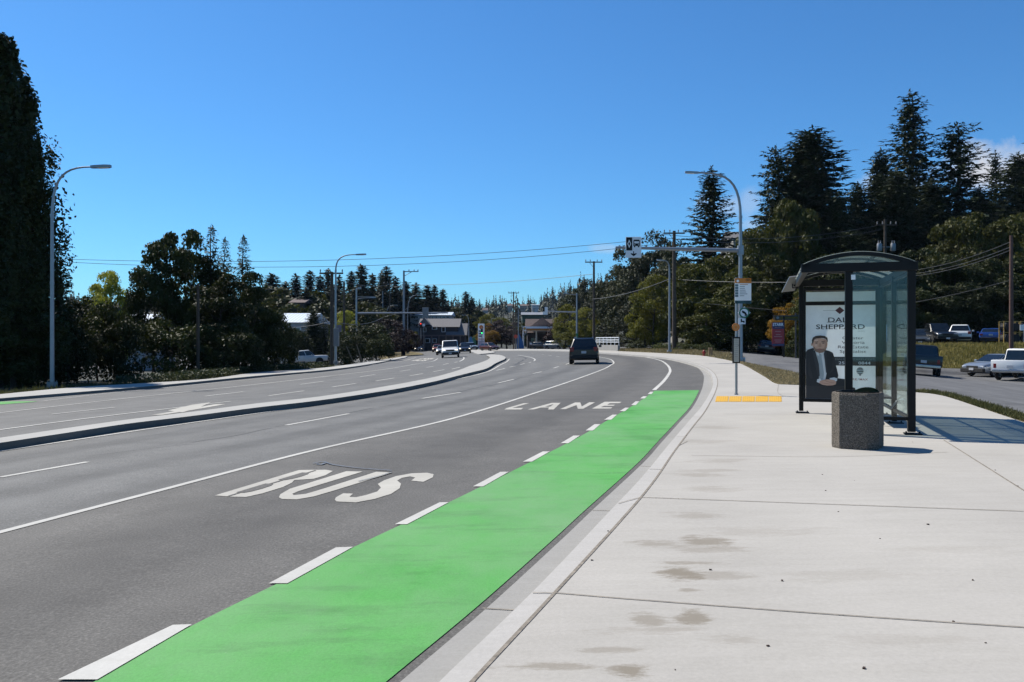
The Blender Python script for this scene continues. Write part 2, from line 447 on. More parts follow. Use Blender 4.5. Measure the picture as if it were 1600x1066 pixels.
def raised(name, outline, h, mat, side=None, kind='structure', dn=.25):
    """a raised island: world outline, top follows the ground"""
    mb = MB(); n = len(outline)
    a = sum(outline[i][0]*outline[(i+1)%n][1]-outline[(i+1)%n][0]*outline[i][1] for i in range(n))
    if a < 0: outline = outline[::-1]
    t = [(x, y, g(x, y)+h) for x, y in outline]; b = [(x, y, g(x, y)+h-dn) for x, y in outline]
    tri = tessellate_polygon([[Vector((x, y, 0)) for x, y in outline]])
    fs = []
    for q in tri:
        p0, p1, p2 = (outline[i] for i in q)
        fs.append(tuple(q) if (p1[0]-p0[0])*(p2[1]-p0[1])-(p1[1]-p0[1])*(p2[0]-p0[0]) > 0 else tuple(q[::-1]))
    mb.add(t, fs, 0)
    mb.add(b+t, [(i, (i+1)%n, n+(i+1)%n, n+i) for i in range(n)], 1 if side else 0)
    return tag(mb.build(name, [mat, side] if side else mat), kind=kind)

# the terrain: one sheet to the horizon
def axis(lim, near, s0, grow):
    out = [0.0]; s = s0
    while out[-1] < lim:
        if out[-1] > near: s *= grow
        out.append(out[-1]+s)
    return out
xs = axis(900, 70, 2.0, 1.16); xs = [-x for x in xs[:0:-1]]+xs
ys = [-60,-45,-30,-20,-12]+[-6+y for y in axis(1500, 130, 2.0, 1.07)]
mb = MB(); vs = []
for y in ys:
    for x in xs:
        z = g(x, y)-.07
        if y < 210 and x < xe(y)-.3 and x > -18: z -= .12
        vs.append((x, y, z))
w = len(xs)
for i in range(len(ys)-1):
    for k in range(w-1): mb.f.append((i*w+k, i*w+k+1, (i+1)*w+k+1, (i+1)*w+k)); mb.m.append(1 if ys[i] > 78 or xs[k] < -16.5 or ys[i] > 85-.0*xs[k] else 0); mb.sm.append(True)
mb.v = vs
tag(mb.build('terrain', [M['ground'], M['forest_floor']]), kind='structure')
# carriageway
XL = [(-10,-21),(20,-17.6),(35,-16.6),(58,-14.6),(82,-13.4),(92,-24),(110,-60),(250,-70)]
strip('road', lambda y: lerp_tab(XL, y), lambda y: min(xe(y)-1.2, 22 if y < 100 else 22+(y-100)*.1), -10, 245, 0, M['asphalt'], 34)
lot = lambda x, y: g(x, y)
strip('parking_lot', lambda y: xe(y)-1.8, lambda y: 62 if y < 55.5 else max(xe(y), min(62, .455*y)), -10, 98, -.012, M['asphalt_lot'], 20)
# right-hand edge of the carriageway
gutL = Curve([(630,1066),(757,957),(873,850),(925,800),(1003,727),(1032,694.5),(1060,663),(1082.5,637),(1095.5,612),(1099.5,596),(1099,586),(1092,577),(1079.5,570),(1057.5,563),(1030,558),(989,554.6),(936.5,552)])
grR = lambda y: gutL(y)-.075
grL = Curve([(150,1066),(300,980),(552,857),(700,787),(795,740),(859,707.5),(906,683),(938.5,664),(964,649),(983,638),(999,628),(1023,611)])
kF = Curve([(688,1066),(832,927),(952,801),(1001,749),(1048,692),(1078,657),(1096,636),(1110,613),(1114.5,597),(1109,581.5),(1093,572),(1068,564.5),(1037,558.6),(985,554),(936,550.6)], .14)
kB = Curve([(735,1066),(865,927),(1000,778),(1054,704),(1082,667),(1101,643),(1116,615),(1121,598),(1117,585),(1107,576.5),(1090,569.5),(1067,563),(1037,557.5),(978,552.8),(936,549.6)], .15)
YEND = 104
kBack = lambda y: max(kB(y), kF(y)+.13)
bord = Curve([(1600,660),(1540,640),(1486,622),(1460,616),(1430,613),(1340,606),(1260,602),(1216,600.5),(1195,589),(1165,572),(1142,564),(1099,556.2),(1046,552.6),(967,548.9)], .15)
def xbord(y):
    if y < bord.y0: return bord.x0+(bord.y0-y)*.55
    return max(bord(y), kBack(y)+.6)
solid = Curve([(0,833),(240,770),(480,707),(700,656.5),(850,610),(932,581.5),(956,570),(958.5,566),(953,561.6),(936.5,558)])
medE = Curve([(-80,719),(0,707),(200,677),(400,648),(500,634),(600,618),(670,604),(720,593),(745,587),(762,582.5),(771,578)])
strip('lane_surface', medE, lambda y: solid(y), -10, 60, .003, M['asphalt_lane'], 12)
strip('bus_lane', lambda y: solid(y), lambda y: gutL(y)+.02, -10, 88, .004, M['asphalt_bus'], 10)
tag(strip('bike_lane', grL, grR, -10, grL.y[-1], .009, M['green'], 6), kind='structure')
strip('gutter', gutL, lambda y: kF(y)+.02, -10, YEND, .014, M['gutter'], 3)
strip('kerb', kF, kBack, -10, YEND, .148, M['kerb'], 2, skirt=.3)
strip('pavement', lambda y: kBack(y)+.012, xbord, -10, YEND, .15, M['pave'], 16, skirt=.25)
# joints between the slabs
mb = MB()
w = [Vector((kBack(y)+.006, y, 0)) for y in rows(-8, 60)]
ribbon(mb, w, .022, .1535)
for pts, wd in [([(1000,777.5),(1300,788.5),(1600,799.5)],.014), ([(866,927),(1000,938),(1304,961),(1600,981)],.011),
            ([(1474.7,688),(1600,767)],.014), ([(1080,712),(1304,714),(1480,707)],.010), ([(1105,647),(1260,648.5)],.012), ([(1216,601),(1219,617),(1260,622)],.010),
            ([(1065,1120),(1100,1125),(1800,1190)],.018), ([(1118,614.5),(1300,617)],.012)]:
    line(mb, pts, wd, .0045, .15)
tag(mb.build('pavement_joint', M['joint']), kind='structure')
mb = MB()
for (a, b) in [((925,800),(955,801)),((755,955),(806,958)),((1051,690),(1073,686))]:
    line(mb, [a, b], .012, .019)
for (a, b) in [((832,926.6),(866,927)),((966,787),(1000,777.6)),((1060,697),(1074,690))]:
    line(mb, [a, b], .010, .004, .15)
yy = -6.0
while yy < 55:
    for f0, f1, dz_, off in ((kF, kBack, .1515, 0), (gutL, kF, .0175, 1.1)):
        y_ = yy+off; x0, x1 = f0(y_)+.01, f1(y_)-.005; sl = (f0(y_+.5)-f0(y_-.5))
        if 8 > y_ > 3: continue
        a_ = Vector((x0, y_, 0)); b_ = Vector((x1, y_-sl*(x1-x0), 0)); ribbon(mb, [a_, b_], .012, dz_)
    yy += 3.05
tag(mb.build('kerb_joint', M['joint']), kind='structure')

# ---------------------------------------------------------------- left-hand kerb, pavement, median
lt = [(0,622.5),(125,612.5),(250,602),(400,587.5),(500,579),(560,571.8),(600,565),(630,558.6)]
lf = [(0,616),(100,606.5),(162,602.3),(237,598),(325,592),(400,582),(500,575),(560,567.6),(600,561.4),(628,556.6)]
lT = Curve(lt, .10); lF = Curve(lf, .10)
def left_x(c):
    return lambda y: c(y) if y > c.y0 else c.x0-(c.y0-y)*.18
yl = min(lT.y[-1], lF.y[-1])-.3
strip('left_pavement', left_x(lF), left_x(lT), 2, yl, .10, M['oldpave'], 4)
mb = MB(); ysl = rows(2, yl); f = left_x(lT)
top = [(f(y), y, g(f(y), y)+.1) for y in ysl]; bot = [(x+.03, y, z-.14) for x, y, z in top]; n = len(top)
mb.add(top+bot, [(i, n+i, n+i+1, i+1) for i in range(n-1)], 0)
tag(mb.build('left_kerb', M['kerbface_shaded']), kind='structure')
tag(raised('left_pavement_end', [(p.x, p.y) for p in (P(u, v, .1) for u, v in [(600,561.8),(628,556.6),(637,556.6),(634,558.6),(626,560),(612,563)])], .097, M['oldpave'], dn=.2), kind='structure')
near = [(-60,700.5),(0,692),(100,677),(200,662),(300,650),(400,637),(500,625.5),(600,611),(670,598),(720,586),(741,580.8),(755,577.5),(765,573.5),(772,569),(780,565),(788,561.5),(790,558.5),(786,556)]
far = [(780,554.6),(768,554),(760,555),(765,558),(763,561.5),(751,566.5),(735,571.5),(720,577.3),(700,583.5),(670,591),(600,604),(500,619.5),(400,630.5),(300,643.5),(200,655.5),(100,669.5),(0,684),(-60,692)]
H_ = .13
wn = [P(u, v, H_) for u, v in cat_px(near, 6)]; wf = [P(u, v, H_) for u, v in cat_px(far, 6)]
d0 = (wn[0]-wn[6]).normalized()*9
ol = [(wn[0].x+d0.x, wn[0].y+d0.y)]+[(p.x, p.y) for p in wn]+[(p.x, p.y) for p in wf]+[(wf[-1].x+d0.x, wf[-1].y+d0.y)]
raised('median', ol, H_, M['oldpave'], M['kerbface_shaded'])
raised('traffic_island', [(p.x, p.y) for p in (P(u, v, .1) for u, v in cat_px([(728,546.6),(735,549.2),(745,552.6),(750,553.2),(760,552.4),(771,551.2),(773,550),(765,548.2),(750,547.2),(728,546.6)], 4)[:-1])], .1, M['oldpave'], M['gutter'])
raised('grass_island', [(p.x, p.y) for p in (P(u, v, .1) for u, v in [(596,562),(612,560),(627,557.5),(634,556.4),(648,555.3),(660,554.2),(662,553.2),(655,551),(640,549.5),(618,549.5),(600,552),(590,558)])], .1, M['verge'], M['gutter'])
# far footway with the white kerb in front of the filling station
raised('far_pavement', [(p.x, p.y) for p in [P(u, v, .12) for u, v in [(742,546.2),(790,547.6),(850,547.6),(900,548.6),(940,551.0)]]+[P(u, v, .12) for u, v in [(940,548.6),(900,546.8),(850,545.7),(790,545.6),(742,545.2)]]], .12, M['oldpave'], M['kerb'])
# gravel forecourt of the filling station is part of the road sheet

# ---------------------------------------------------------------- painted markings
mb = MB()
ribbon(mb, [Vector((solid(y), y, 0)) for y in rows(-8, 92)], .10, .0095)
l2 = Curve([(1022,610),(1036,597),(1045,585),(1047,578),(1042,570),(1030,563),(1002.5,557.5),(975,555),(945,553.2)])
ribbon(mb, [Vector((l2(y), y, 0)) for y in rows(l2.y0, min(100, l2.y[-1]))], .13, .0095)
line(mb, [(-80,717),(0,705.5),(200,675.5),(400,646.5),(500,632.5),(600,616.5),(670,602.5),(720,591.5),(745,586),(762,581),(771,577),(781,571),(791,566),(796,561)], .10)
tag(mb.build('edge_line', M['line']), kind='structure')
mb = MB()
for a, b in [((-330,805),(-140,771.5)),((0,746.5),(137,722.5)),((447,665),(545,647)),((660,623),(720,613.5)),((778,599),(803,593)),((833,584),(847,581)),((865,575.5),(873,573)),((884,569.7),(890,567.5)),
             ((775.6,579),(789,576)),((796,574),(806,572)),((813,570),(820,568)),((804,561),(820,561.6)),
             ((869,557),(874,557.6)),((857,555.5),(862,556)),((846,554),(850,554.4)),((829,552),(834,552.3))]:
    line(mb, [a, b], .10)
line(mb, [(809,555),(824,557.5),(833,560),(836,562.5),(834,564.5)], .11)
line(mb, [(826,567),(830,566)], .1)
tag(mb.build('lane_line', M['line']), kind='structure')
mb = MB()
line(mb, [(-60,680),(0,672),(150,652.5),(360,627.5)], .11)
line(mb, [(-60,653),(0,645.5),(200,622.5),(400,601),(500,589.5),(600,577.5),(650,569),(675,565),(684,560.5)], .11)
line(mb, [(67,627),(160,616),(280,604),(400,592.5),(500,581.3),(587,569.8),(625,565.2),(641,561.5),(650,558.8)], .10)
for a, b in [((79,648),(179,637)),((320,619.5),(380,612.5)),((469,601),(506,596)),((562.5,589),(586,585.5)),((625,580.5),(641,578)),((666,574.5),(677.5,572.5)),((692.5,570),(701,568)),((710,566.7),(715,565.5)),
             ((420,618.7),(475,611)),((519,605),(556,599.5)),((587.5,595.5),(616,591)),((640,587.5),(661,584)),((677.5,581),(694,578)),((706,577),(719,574))]:
    line(mb, [a, b], .11)
line(mb, [(718,565),(723,562.5),(725,559.5),(722,557.5)], .14)
tag(mb.build('lane_line', M['line']), kind='structure')
mb = MB()
for q in [[(90,1066),(270,980),(300,979),(152,1066)],[(420,914.5),(525,858),(552,857),(449,914.5)],[(617,821.5),(687,787),(701,787),(636,821.5)],[(739,762),(782,739),(795,739),(755,762)],
          [(817,723),(848,707),(859,707),(831,723)],[(876,694),(896,682),(906,682),(888,694)],[(915,674),(929,664),(938,664),(926.5,674)],[(944,657),(957,649),(964,649),(955,657)],
          [(968,643.5),(977,638),(983,638),(976.5,643.5)],[(986,634),(993,628),(999,628),(993.5,634)],[(1000,623.5),(1005,620),(1011,620),(1007,623.5)],[(1012,616.6),(1016,613),(1021,613),(1018,616.6)]]:
    pxpoly(mb, q, .0135)
for y in (2.2, .2, -2.0, -4.5):
    x = grL(y); mb.add([(x+dx+sl, yy, g(x, y)+.0135) for dx, yy, sl in ((-.17,y,-.0),(0.02,y,0),(0.02,y+1,.33),(-.17,y+1,.33))], [(0,1,2,3)])
tag(mb.build('dash_marking', M['line']), kind='structure')
# lettering on the road
def road_text(mb, body, bl, br, tl, tr, dz, xs=None, bold=.025):
    t = MB(); t.text(body, 0, 0, 1.0, width=1.0, align='LEFT', bold=bold)
    z = [p[1] for p in t.v]; z0, z1 = min(z), max(z)
    A = [P(*q) for q in (bl, br, tl, tr)]
    out = []
    for x, y, _ in t.v:
        s, q = x, (y-z0)/(z1-z0)
        p = A[0]*(1-s)*(1-q)+A[1]*s*(1-q)+A[2]*(1-s)*q+A[3]*s*q
        out.append((p.x, p.y, g(p.x, p.y)+dz))
    mb.add(out, t.f)
def letters(mb, shapes, dz):
    for q in shapes: pxpoly(mb, q, dz)
def band_px(mb, px, wpx, dz):
    """stroke of elongated lettering: half-width given sideways in survey units"""
    w = cat_px(px, 8)
    L = [P(u-wpx/2, v) for u, v in w]; Q = [P(u+wpx/2, v) for u, v in w]; n = len(w)
    mb.add([(p.x, p.y, g(p.x, p.y)+dz) for p in L+Q], [(i, n+i, n+i+1, i+1) for i in range(n-1)])
mb = MB()
zz = lambda pts: [(300+.4746*a, 560+.4746*b) for a, b in pts]
letters(mb, [zz(q) for q in [
    [(75,454),(130,458),(178,459),(232,447),(300,426),(330,411),(337,403),(400,399),(440,387),(464,373),(440,369),(352,370)],
    [(286,460),(297,466),(345,467),(402,457),(470,437),(660,378),(606,376),(425,434),(374,449),(335,453),(330,449),(350,440),(562,375),(508,374),(322,432),(291,450)],
    [(470,468),(476,474),(540,477),(600,466),(655,449),(684,430),(688,415),(676,405),(690,396),(718,391),(735,395),(722,405),(762,409),(793,394),(796,384),(775,379),(722,381),(672,390),(632,404),(612,416),(622,428),(610,441),(572,453),(540,460),(518,459),(530,448),(498,447),(474,460)]]], .0085)
zl = lambda pts: [(700+.275*a, 530+.275*b) for a, b in pts]
letters(mb, [zl(q) for q in [
    [(320,402),(415,402),(428,393),(365,393),(462,366),(430,366),(333,394)],
    [(452,402),(487,402),(527,391),(575,391),(568,402),(600,402),(640,364),(590,364)],
    [(636,400),(668,400),(730,377),(738,398),(768,398),(836,361),(802,361),(760,385),(752,362),(722,362)],
    [(818,397),(925,397),(935,389),(868,389),(888,381),(940,381),(950,375),(904,375),(920,366),(975,366),(986,358),(890,358)]]], .0085)
band_px(mb, [(245,649),(300,640),(345,632)], 16, .0085); letters(mb, [[(262,642),(300,633),(330,629),(312,637),(285,645)]], .0085)
road_text(mb, 'BUS', (641.5,564.2), (663,564.6), (652,562.0), (671.5,562.2), .0085, bold=.05)
road_text(mb, 'LANE', (653,561.2), (675,561.6), (662,559.6), (679,559.8), .0085, bold=.05)
tag(mb.build('road_lettering', M['letter']), kind='structure')
# hole of the A, leftover layout paint, tar seams
mb = MB()
letters(mb, [zl([(552,386),(580,386),(598,372)]), zz([(117,456.5),(124,457),(410,372),(403,371.5)])], .0125)
bw = [P(*q) for q in zz([(75,454),(178,459),(464,373),(352,370)])]
for a0, a1, b0, b1 in ((.33,.70,.11,.43), (.33,.66,.58,.89)):
    q = [(a0,b0),(a1-.12,b0),(a1-.03,b0+.06),(a1,(b0+b1)/2),(a1-.03,b1-.06),(a1-.12,b1),(a0,b1)]
    pts = [bw[0]*(1-a)*(1-b)+bw[1]*a*(1-b)+bw[2]*a*b+bw[3]*(1-a)*b for a, b in q]
    mb.add([(p.x, p.y, g(p.x, p.y)+.0125) for p in pts], [tuple(range(7))])
tag(mb.build('letter_counter', M['asphalt_bus']), kind='structure')
mb = MB()
for pts, w_ in [([(489,726),(505,723),(520,727.5),(560,733),(612,737)], .028), ([(612,739.5),(592,746),(560,754)], .02), ([(494,726.5),(502,727.5),(508,725)], .04)]:
    line(mb, pts, w_, .0165)
tag(mb.build('layout_paint', M['bluepaint']), kind='structure')
mb = MB()
def jag(pts, w_, n=3):
    q = cat_px(pts, n); q = [(u+rng.uniform(-1,1), v+rng.uniform(-.5,.5)) for u, v in q]
    w = [P(u, v) for u, v in q]; ribbon(mb, w, w_, .0055)
for pts, w_ in [([(300,692),(370,681),(425,669)], .03), ([(430,668),(500,653),(547,645)], .015), ([(547,645),(585,638)], .05), ([(590,637),(637,629)], .015), ([(637,629),(720,612)], .012), ([(720,612),(765,602)], .04), ([(763,604),(804,593),(821,589)], .06), ([(821,589),(859,577)], .03),
             ([(803,573),(812,566),(818,562),(822,559.5),(812,557)], .16), ([(200,612),(260,607),(300,606)], .05), ([(300,694),(200,706),(140,713)], .012), ([(220,619),(320,612),(430,600)], .025), ([(500,592),(530,588)], .06), ([(570,598),(600,594)],.05)]:
    jag(pts, w_)
tag(mb.build('tar_seam', M['tar']), kind='structure')
mb = MB(); pxpoly(mb, [(-60,640),(0,632.5),(48,629),(60,627.6),(20,627.5),(0,628.2),(-60,634)], .009)
tag(mb.build('bike_lane', M['green']), kind='structure')
# tactile plates at the stop
t = thing('tactile_strip', 'strip of yellow tactile plates in the pavement by the bus stop pole', 'tactile paving', P(1170,624,.15))
o0 = Vector(t.location); mbs = []
A, B, C_, Dd = (P(u, v, .15) for u, v in [(1117,628),(1222,628),(1221.5,619.5),(1119,619.5)])
for k in range(5):
    mb = MB(); a, b = k/5+.006, (k+1)/5-.006
    q = [A.lerp(B, a), A.lerp(B, b), Dd.lerp(C_, 0)]
    p0, p1, p2, p3 = A.lerp(B, a), A.lerp(B, b), Dd.lerp(C_, b) if False else Dd.lerp(Dd, 0), None
    p0 = A.lerp(B, a); p1 = A.lerp(B, b); p2 = Dd.lerp(C_, b); p3 = Dd.lerp(C_, a)
    zt = lambda p, h: Vector((p.x, p.y, g(p.x, p.y)+.15+h))-o0
    bt = [zt(p, -.02) for p in (p0,p1,p2,p3)]; tp = [zt(p, .006) for p in (p0,p1,p2,p3)]
    mb.add(bt+tp, [(4,5,6,7),(0,1,5,4),(1,2,6,5),(2,3,7,6),(3,0,4,7)])
    for i in range(6):
        for j in range(6):
            c = p0.lerp(p1, (i+.5)/6).lerp(p3.lerp(p2, (i+.5)/6), (j+.5)/6); c = zt(c, .006)
            mb.cyl(c, c+Vector((0,0,.005)), .013, .009, 6)
    mb.build('plate', M['yellow'], t)
# ---------------------------------------------------------------- vegetation
def unit(a): return a/np.maximum(1e-6, np.linalg.norm(a, axis=-1, keepdims=True))
def cards(name, c, nrm, tan, L, W, mat, bend=0.0):
    """many leaf-shaped rhombi as one mesh: centre, normal, long direction, length, width"""
    n = len(c); nrm = unit(nrm); tan = unit(tan-nrm*(tan*nrm).sum(1, keepdims=True)); b = np.cross(nrm, tan)
    L = np.asarray(L).reshape(-1, 1); W = np.asarray(W).reshape(-1, 1)
    v = np.empty((n, 4, 3)); v[:,0] = c-tan*L/2; v[:,1] = c+b*W/2-tan*L*.06; v[:,2] = c+tan*L/2-nrm*L*bend; v[:,3] = c-b*W/2-tan*L*.06
    me = bpy.data.meshes.new(name); me.vertices.add(4*n); me.loops.add(4*n); me.polygons.add(n)
    me.vertices.foreach_set('co', v.reshape(-1).astype(np.float32))
    me.loops.foreach_set('vertex_index', np.arange(4*n, dtype=np.int32))
    me.polygons.foreach_set('loop_start', np.arange(0, 4*n, 4, dtype=np.int32))
    me.update(calc_edges=True); me.validate(); me.materials.append(mat)
    return me
def rdir(n):
    return unit(nr.normal(size=(n, 3)))
def crown_broad(name, H, Rr, base, nl, per, leaf, mat, squash=1.0, lobe=(.24,.40), top=1.0, skew=0):
    cs = []; ns = []
    zc = (base+1)/2*H; hz = (1-base)/2*H
    for i in range(nl):
        for _ in range(30):
            d = rdir(1)[0]; rr = nr.uniform(.25, 1)**.6
            p = np.array([d[0]*Rr*rr, d[1]*Rr*rr, zc+d[2]*hz*rr*.95])
            # narrower towards the top
            k = (p[2]/H-base)/(1-base)
            lim = Rr*(1-.55*max(0, k-.45)/.55*top)*(.75+.25*min(1, k/.25))
            if math.hypot(p[0], p[1]) < lim*.85: break
        r = nr.uniform(*lobe)*Rr
        d = rdir(per); out = unit(p-np.array([0,0,zc*.8])); d = unit(d+out*.45+np.array([0,0,.25]))
        rad = r*nr.uniform(.55, 1.08, (per, 1))
        q = p+d*rad*np.array([1,1,.8*squash])
        cs.append(q); ns.append(unit(d*.8+rdir(per)*.8))
    c = np.concatenate(cs); nrm = np.concatenate(ns); n = len(c)
    k = c[:,2] > base*H*.45; c = c[k]; nrm = nrm[k]; n = len(c)
    L = nr.uniform(.35, 1.3, n)**1.2*leaf*1.05
    return cards(name, c, nrm, rdir(n), L, L*nr.uniform(.5, .8, n), mat, .15)
def crown_column(name, H, Rr, base, nl, per, leaf, mat, pw=.8, up=1.2, spiky=.0):
    cs = []; ns = []; ts = []
    for i in range(nl):
        k = nr.uniform(0, 1)**.9; z = H*(base+(1-base)*k); rr = Rr*((1-k)**pw*.85+.10)*min(1, .55+k*3)
        a = nr.uniform(0, 6.283); e = nr.uniform(.35, 1.0)*(1.28 if nr.uniform() < .12 else 1)
        p = np.array([math.cos(a)*rr*e, math.sin(a)*rr*e, z])
        r = nr.uniform(.20, .42)*max(rr, Rr*.16)
        d = rdir(per); q = p+d*nr.uniform(.3, 1.1, (per, 1))*r*np.array([.85,.85,2.3])
        q[:,2] = np.minimum(q[:,2], H*1.02)
        cs.append(q); ns.append(unit(d+rdir(per)*.8)); ts.append(unit(rdir(per)+np.array([0,0,up])))
    c = np.concatenate(cs); n = len(c); L = nr.uniform(.6, 1.3, n)*leaf
    return cards(name, c, np.concatenate(ns), np.concatenate(ts), L, L*nr.uniform(.45, .75, n), mat, .1)
def crown_fir(name, H, Rr, base, mat, step=.45, nb=6, spray=.75, pw=.85, ragged=.3, droop=.25, dens=1.0, gap=0.0, core=0):
    c = []; nn = []; tt = []; LL = []; WW = []
    z = base*H
    while z < H*.985:
        k = (z-base*H)/(H*(1-base)); prof = Rr*((1-k)**pw*.95+.03)*min(1, .6+k*4)
        whorl = nr.uniform(1-ragged, 1+ragged*.6)
        m = max(3, int(nb*(1-.35*k)))
        a0 = nr.uniform(0, 6.28)
        for j in range(m):
            if nr.uniform() < gap: continue
            a = a0+6.283*j/m+nr.uniform(-.35, .35); Lb = prof*whorl*nr.uniform(1-ragged, 1+ragged*.45)
            up0 = nr.uniform(-.15, .12)+.75*max(0, k-.55)
            ax = np.array([math.cos(a), math.sin(a), 0]); sd = np.array([-ax[1], ax[0], 0])
            npos = max(2, int(Lb/(spray*.42)*dens))
            for i in range(npos):
                t = (i+.6)/npos; s = Lb*t
                if t < .18 and Lb > 2: continue
                p = ax*s+np.array([0,0,z+up0*s-droop*s*t*(1-.6*k)+.10*Lb*t**3])
                for side in (-1, 1, 0):
                    dirv = ax*(.75 if side else 1.0)+sd*side*.8+np.array([0,0,nr.uniform(-.35, .12)])
                    l = spray*nr.uniform(.7, 1.25)*(1-.35*t if side else .9)*(.55+.45*(1-k))
                    c.append(p+dirv/np.linalg.norm(dirv)*l*.42+nr.normal(size=3)*.06); tt.append(dirv)
                    nn.append(np.array([0,0,1.])+nr.normal(size=3)*.45); LL.append(l); WW.append(l*nr.uniform(.28, .45))
                if nr.uniform() < .5:   # hanging twigs
                    dirv = np.array([nr.normal()*.3, nr.normal()*.3, -1]); l = spray*nr.uniform(.4, .8)*(1-.5*k)
                    c.append(p+dirv*l*.4); tt.append(dirv); nn.append(np.array([nr.normal(), nr.normal(), .2])); LL.append(l); WW.append(l*.35)
        z += step*nr.uniform(.75, 1.25)*(1-.35*k)
    for i in range(int(core)):          # shaded inner twigs
        k = nr.uniform(.02, .93); r_ = Rr*((1-k)**pw)*nr.uniform(.05, .62)*min(1, .6+k*4); a = nr.uniform(0, 6.283)
        c.append(np.array([math.cos(a)*r_, math.sin(a)*r_, base*H+k*H*(1-base)])); tt.append(np.array([math.cos(a), math.sin(a), nr.uniform(-.6, .2)])); nn.append(nr.normal(size=3)); l = spray*nr.uniform(.5, 1.1)*(1-.4*k); LL.append(l); WW.append(l*.5)
    for i in range(14):
        c.append(np.array([nr.normal()*.07, nr.normal()*.07, H*(.965+.04*i/14)])); tt.append(np.array([nr.normal()*.5, nr.normal()*.5, 1.])); nn.append(nr.normal(size=3)); LL.append(spray*.55); WW.append(spray*.16)
    return cards(name, np.array(c), np.array(nn), np.array(tt), LL, WW, mat, .12)
def trunk_mesh(name, H, r, limbs, mat, reach=.9, lean=0.0, zlo=.25, rad=3.0):
    mb = MB()
    pts = [(math.sin(i*.9)*r*.6+lean*i, math.cos(i*1.3)*r*.5, -.4+(H*reach+.4)*i/6) for i in range(7)]
    mb.tube(pts, [r*1.35]+[r*(1-i/6.6) for i in range(1, 7)], 8)
    for i in range(limbs):
        z = H*(zlo+(reach-zlo-.1)*i/max(1, limbs)); a = i*2.4; l = rad*(1-.5*i/max(1, limbs))
        k = min(5, int(z/(H*reach)*6)); b = Vector(pts[k]); b.z = z
        e = b+Vector((math.cos(a)*l*.8, math.sin(a)*l*.8, l*.55)); m_ = (b+e)/2+Vector((0,0,-l*.06))
        mb.tube([b, m_, e], [r*.38, r*.25, r*.08], 5)
    o = mb.build(name, mat); me = o.data; bpy.data.objects.remove(o); return me
M['bark'] = flat('bark', (.055,.042,.034), .95, 0, .35, 5)
M['barkpale'] = flat('bark_grey', (.13,.12,.11), .95, 0, .35, 5)
M['fir'] = leafmat('fir_needles', (.020,.033,.012), (.042,.056,.017), .10)
M['firfar'] = leafmat('fir_needles_far', (.020,.030,.012), (.038,.048,.018), .10)
M['dark'] = leafmat('dark_leaves', (.028,.039,.009), (.058,.068,.014), .2)
M['poplar'] = leafmat('poplar_leaves', (.022,.034,.008), (.048,.062,.014), .14, .15)
M['maple'] = leafmat('maple_leaves', (.048,.058,.010), (.11,.11,.018), .28)
M['olive'] = leafmat('olive_leaves', (.05,.06,.018), (.085,.09,.028), .2) if False else leafmat('yellow_green_leaves', (.115,.13,.018), (.24,.22,.03), .38)
M['oak'] = leafmat('grey_green_leaves', (.036,.044,.020), (.070,.076,.034), .15)
M['purple'] = leafmat('purple_leaves', (.022,.010,.012), (.046,.020,.022), .12)
M['autumn'] = leafmat('autumn_leaves', (.24,.17,.02), (.42,.20,.025), .36)
M['bright'] = leafmat('bright_leaves', (.20,.24,.03), (.36,.35,.05), .42)
M['shrub'] = leafmat('shrub_leaves', (.05,.068,.018), (.13,.14,.04), .28)
M['ivy'] = leafmat('ivy_leaves', (.035,.05,.015), (.10,.11,.045), .2)
BARE = flat('bare_ground_leaf', (.1,.08,.05), .9)
PROTO = {}
def proto(key, crown, trunk, h): PROTO.setdefault(key, []).append((crown, trunk, h))
for i in range(3):
    proto('fir', crown_fir('fir_crown', 26, 4.6, .10, M['fir'], ragged=.26+.05*i, pw=.52+.06*i, dens=1.7, nb=9, step=.42, droop=.2, spray=.9, core=3200), trunk_mesh('fir_trunk', 26, .42, 0, M['bark'], .97), 26)
for i in range(2):
    proto('ragged', crown_fir('ragged_crown', 24, 4.8, .14, M['fir'], step=.5, nb=8, ragged=.5, gap=.10, droop=.15, pw=.5, dens=1.7, spray=.9, core=1300), trunk_mesh('fir_trunk', 24, .42, 0, M['bark'], .97), 24)
for i in range(2):
    proto('tiered', crown_fir('tiered_crown', 26, 5.0, .10, M['fir'], step=.72, nb=9, ragged=.28, gap=.04, droop=.06, pw=.66, dens=1.8, spray=.9, core=1500), trunk_mesh('fir_trunk', 26, .40, 0, M['bark'], .98), 26)
for i in range(2):
    proto('cedar', crown_fir('cedar_crown', 12, 2.7, .04, M['dark'], step=.32, nb=7, spray=.6, ragged=.22, droop=.35, pw=.75, dens=1.3), trunk_mesh('cedar_trunk', 12, .25, 0, M['bark'], .95), 12)
for i in range(4):
    proto('firfar', crown_fir('far_fir_crown', 22, 3.9, .06, M['firfar'], step=.62, nb=8, spray=1.5, ragged=.30+.05*i, pw=.72, dens=1.7, gap=.03*i, core=500), trunk_mesh('far_fir_trunk', 22, .35, 0, M['bark'], .96), 22)
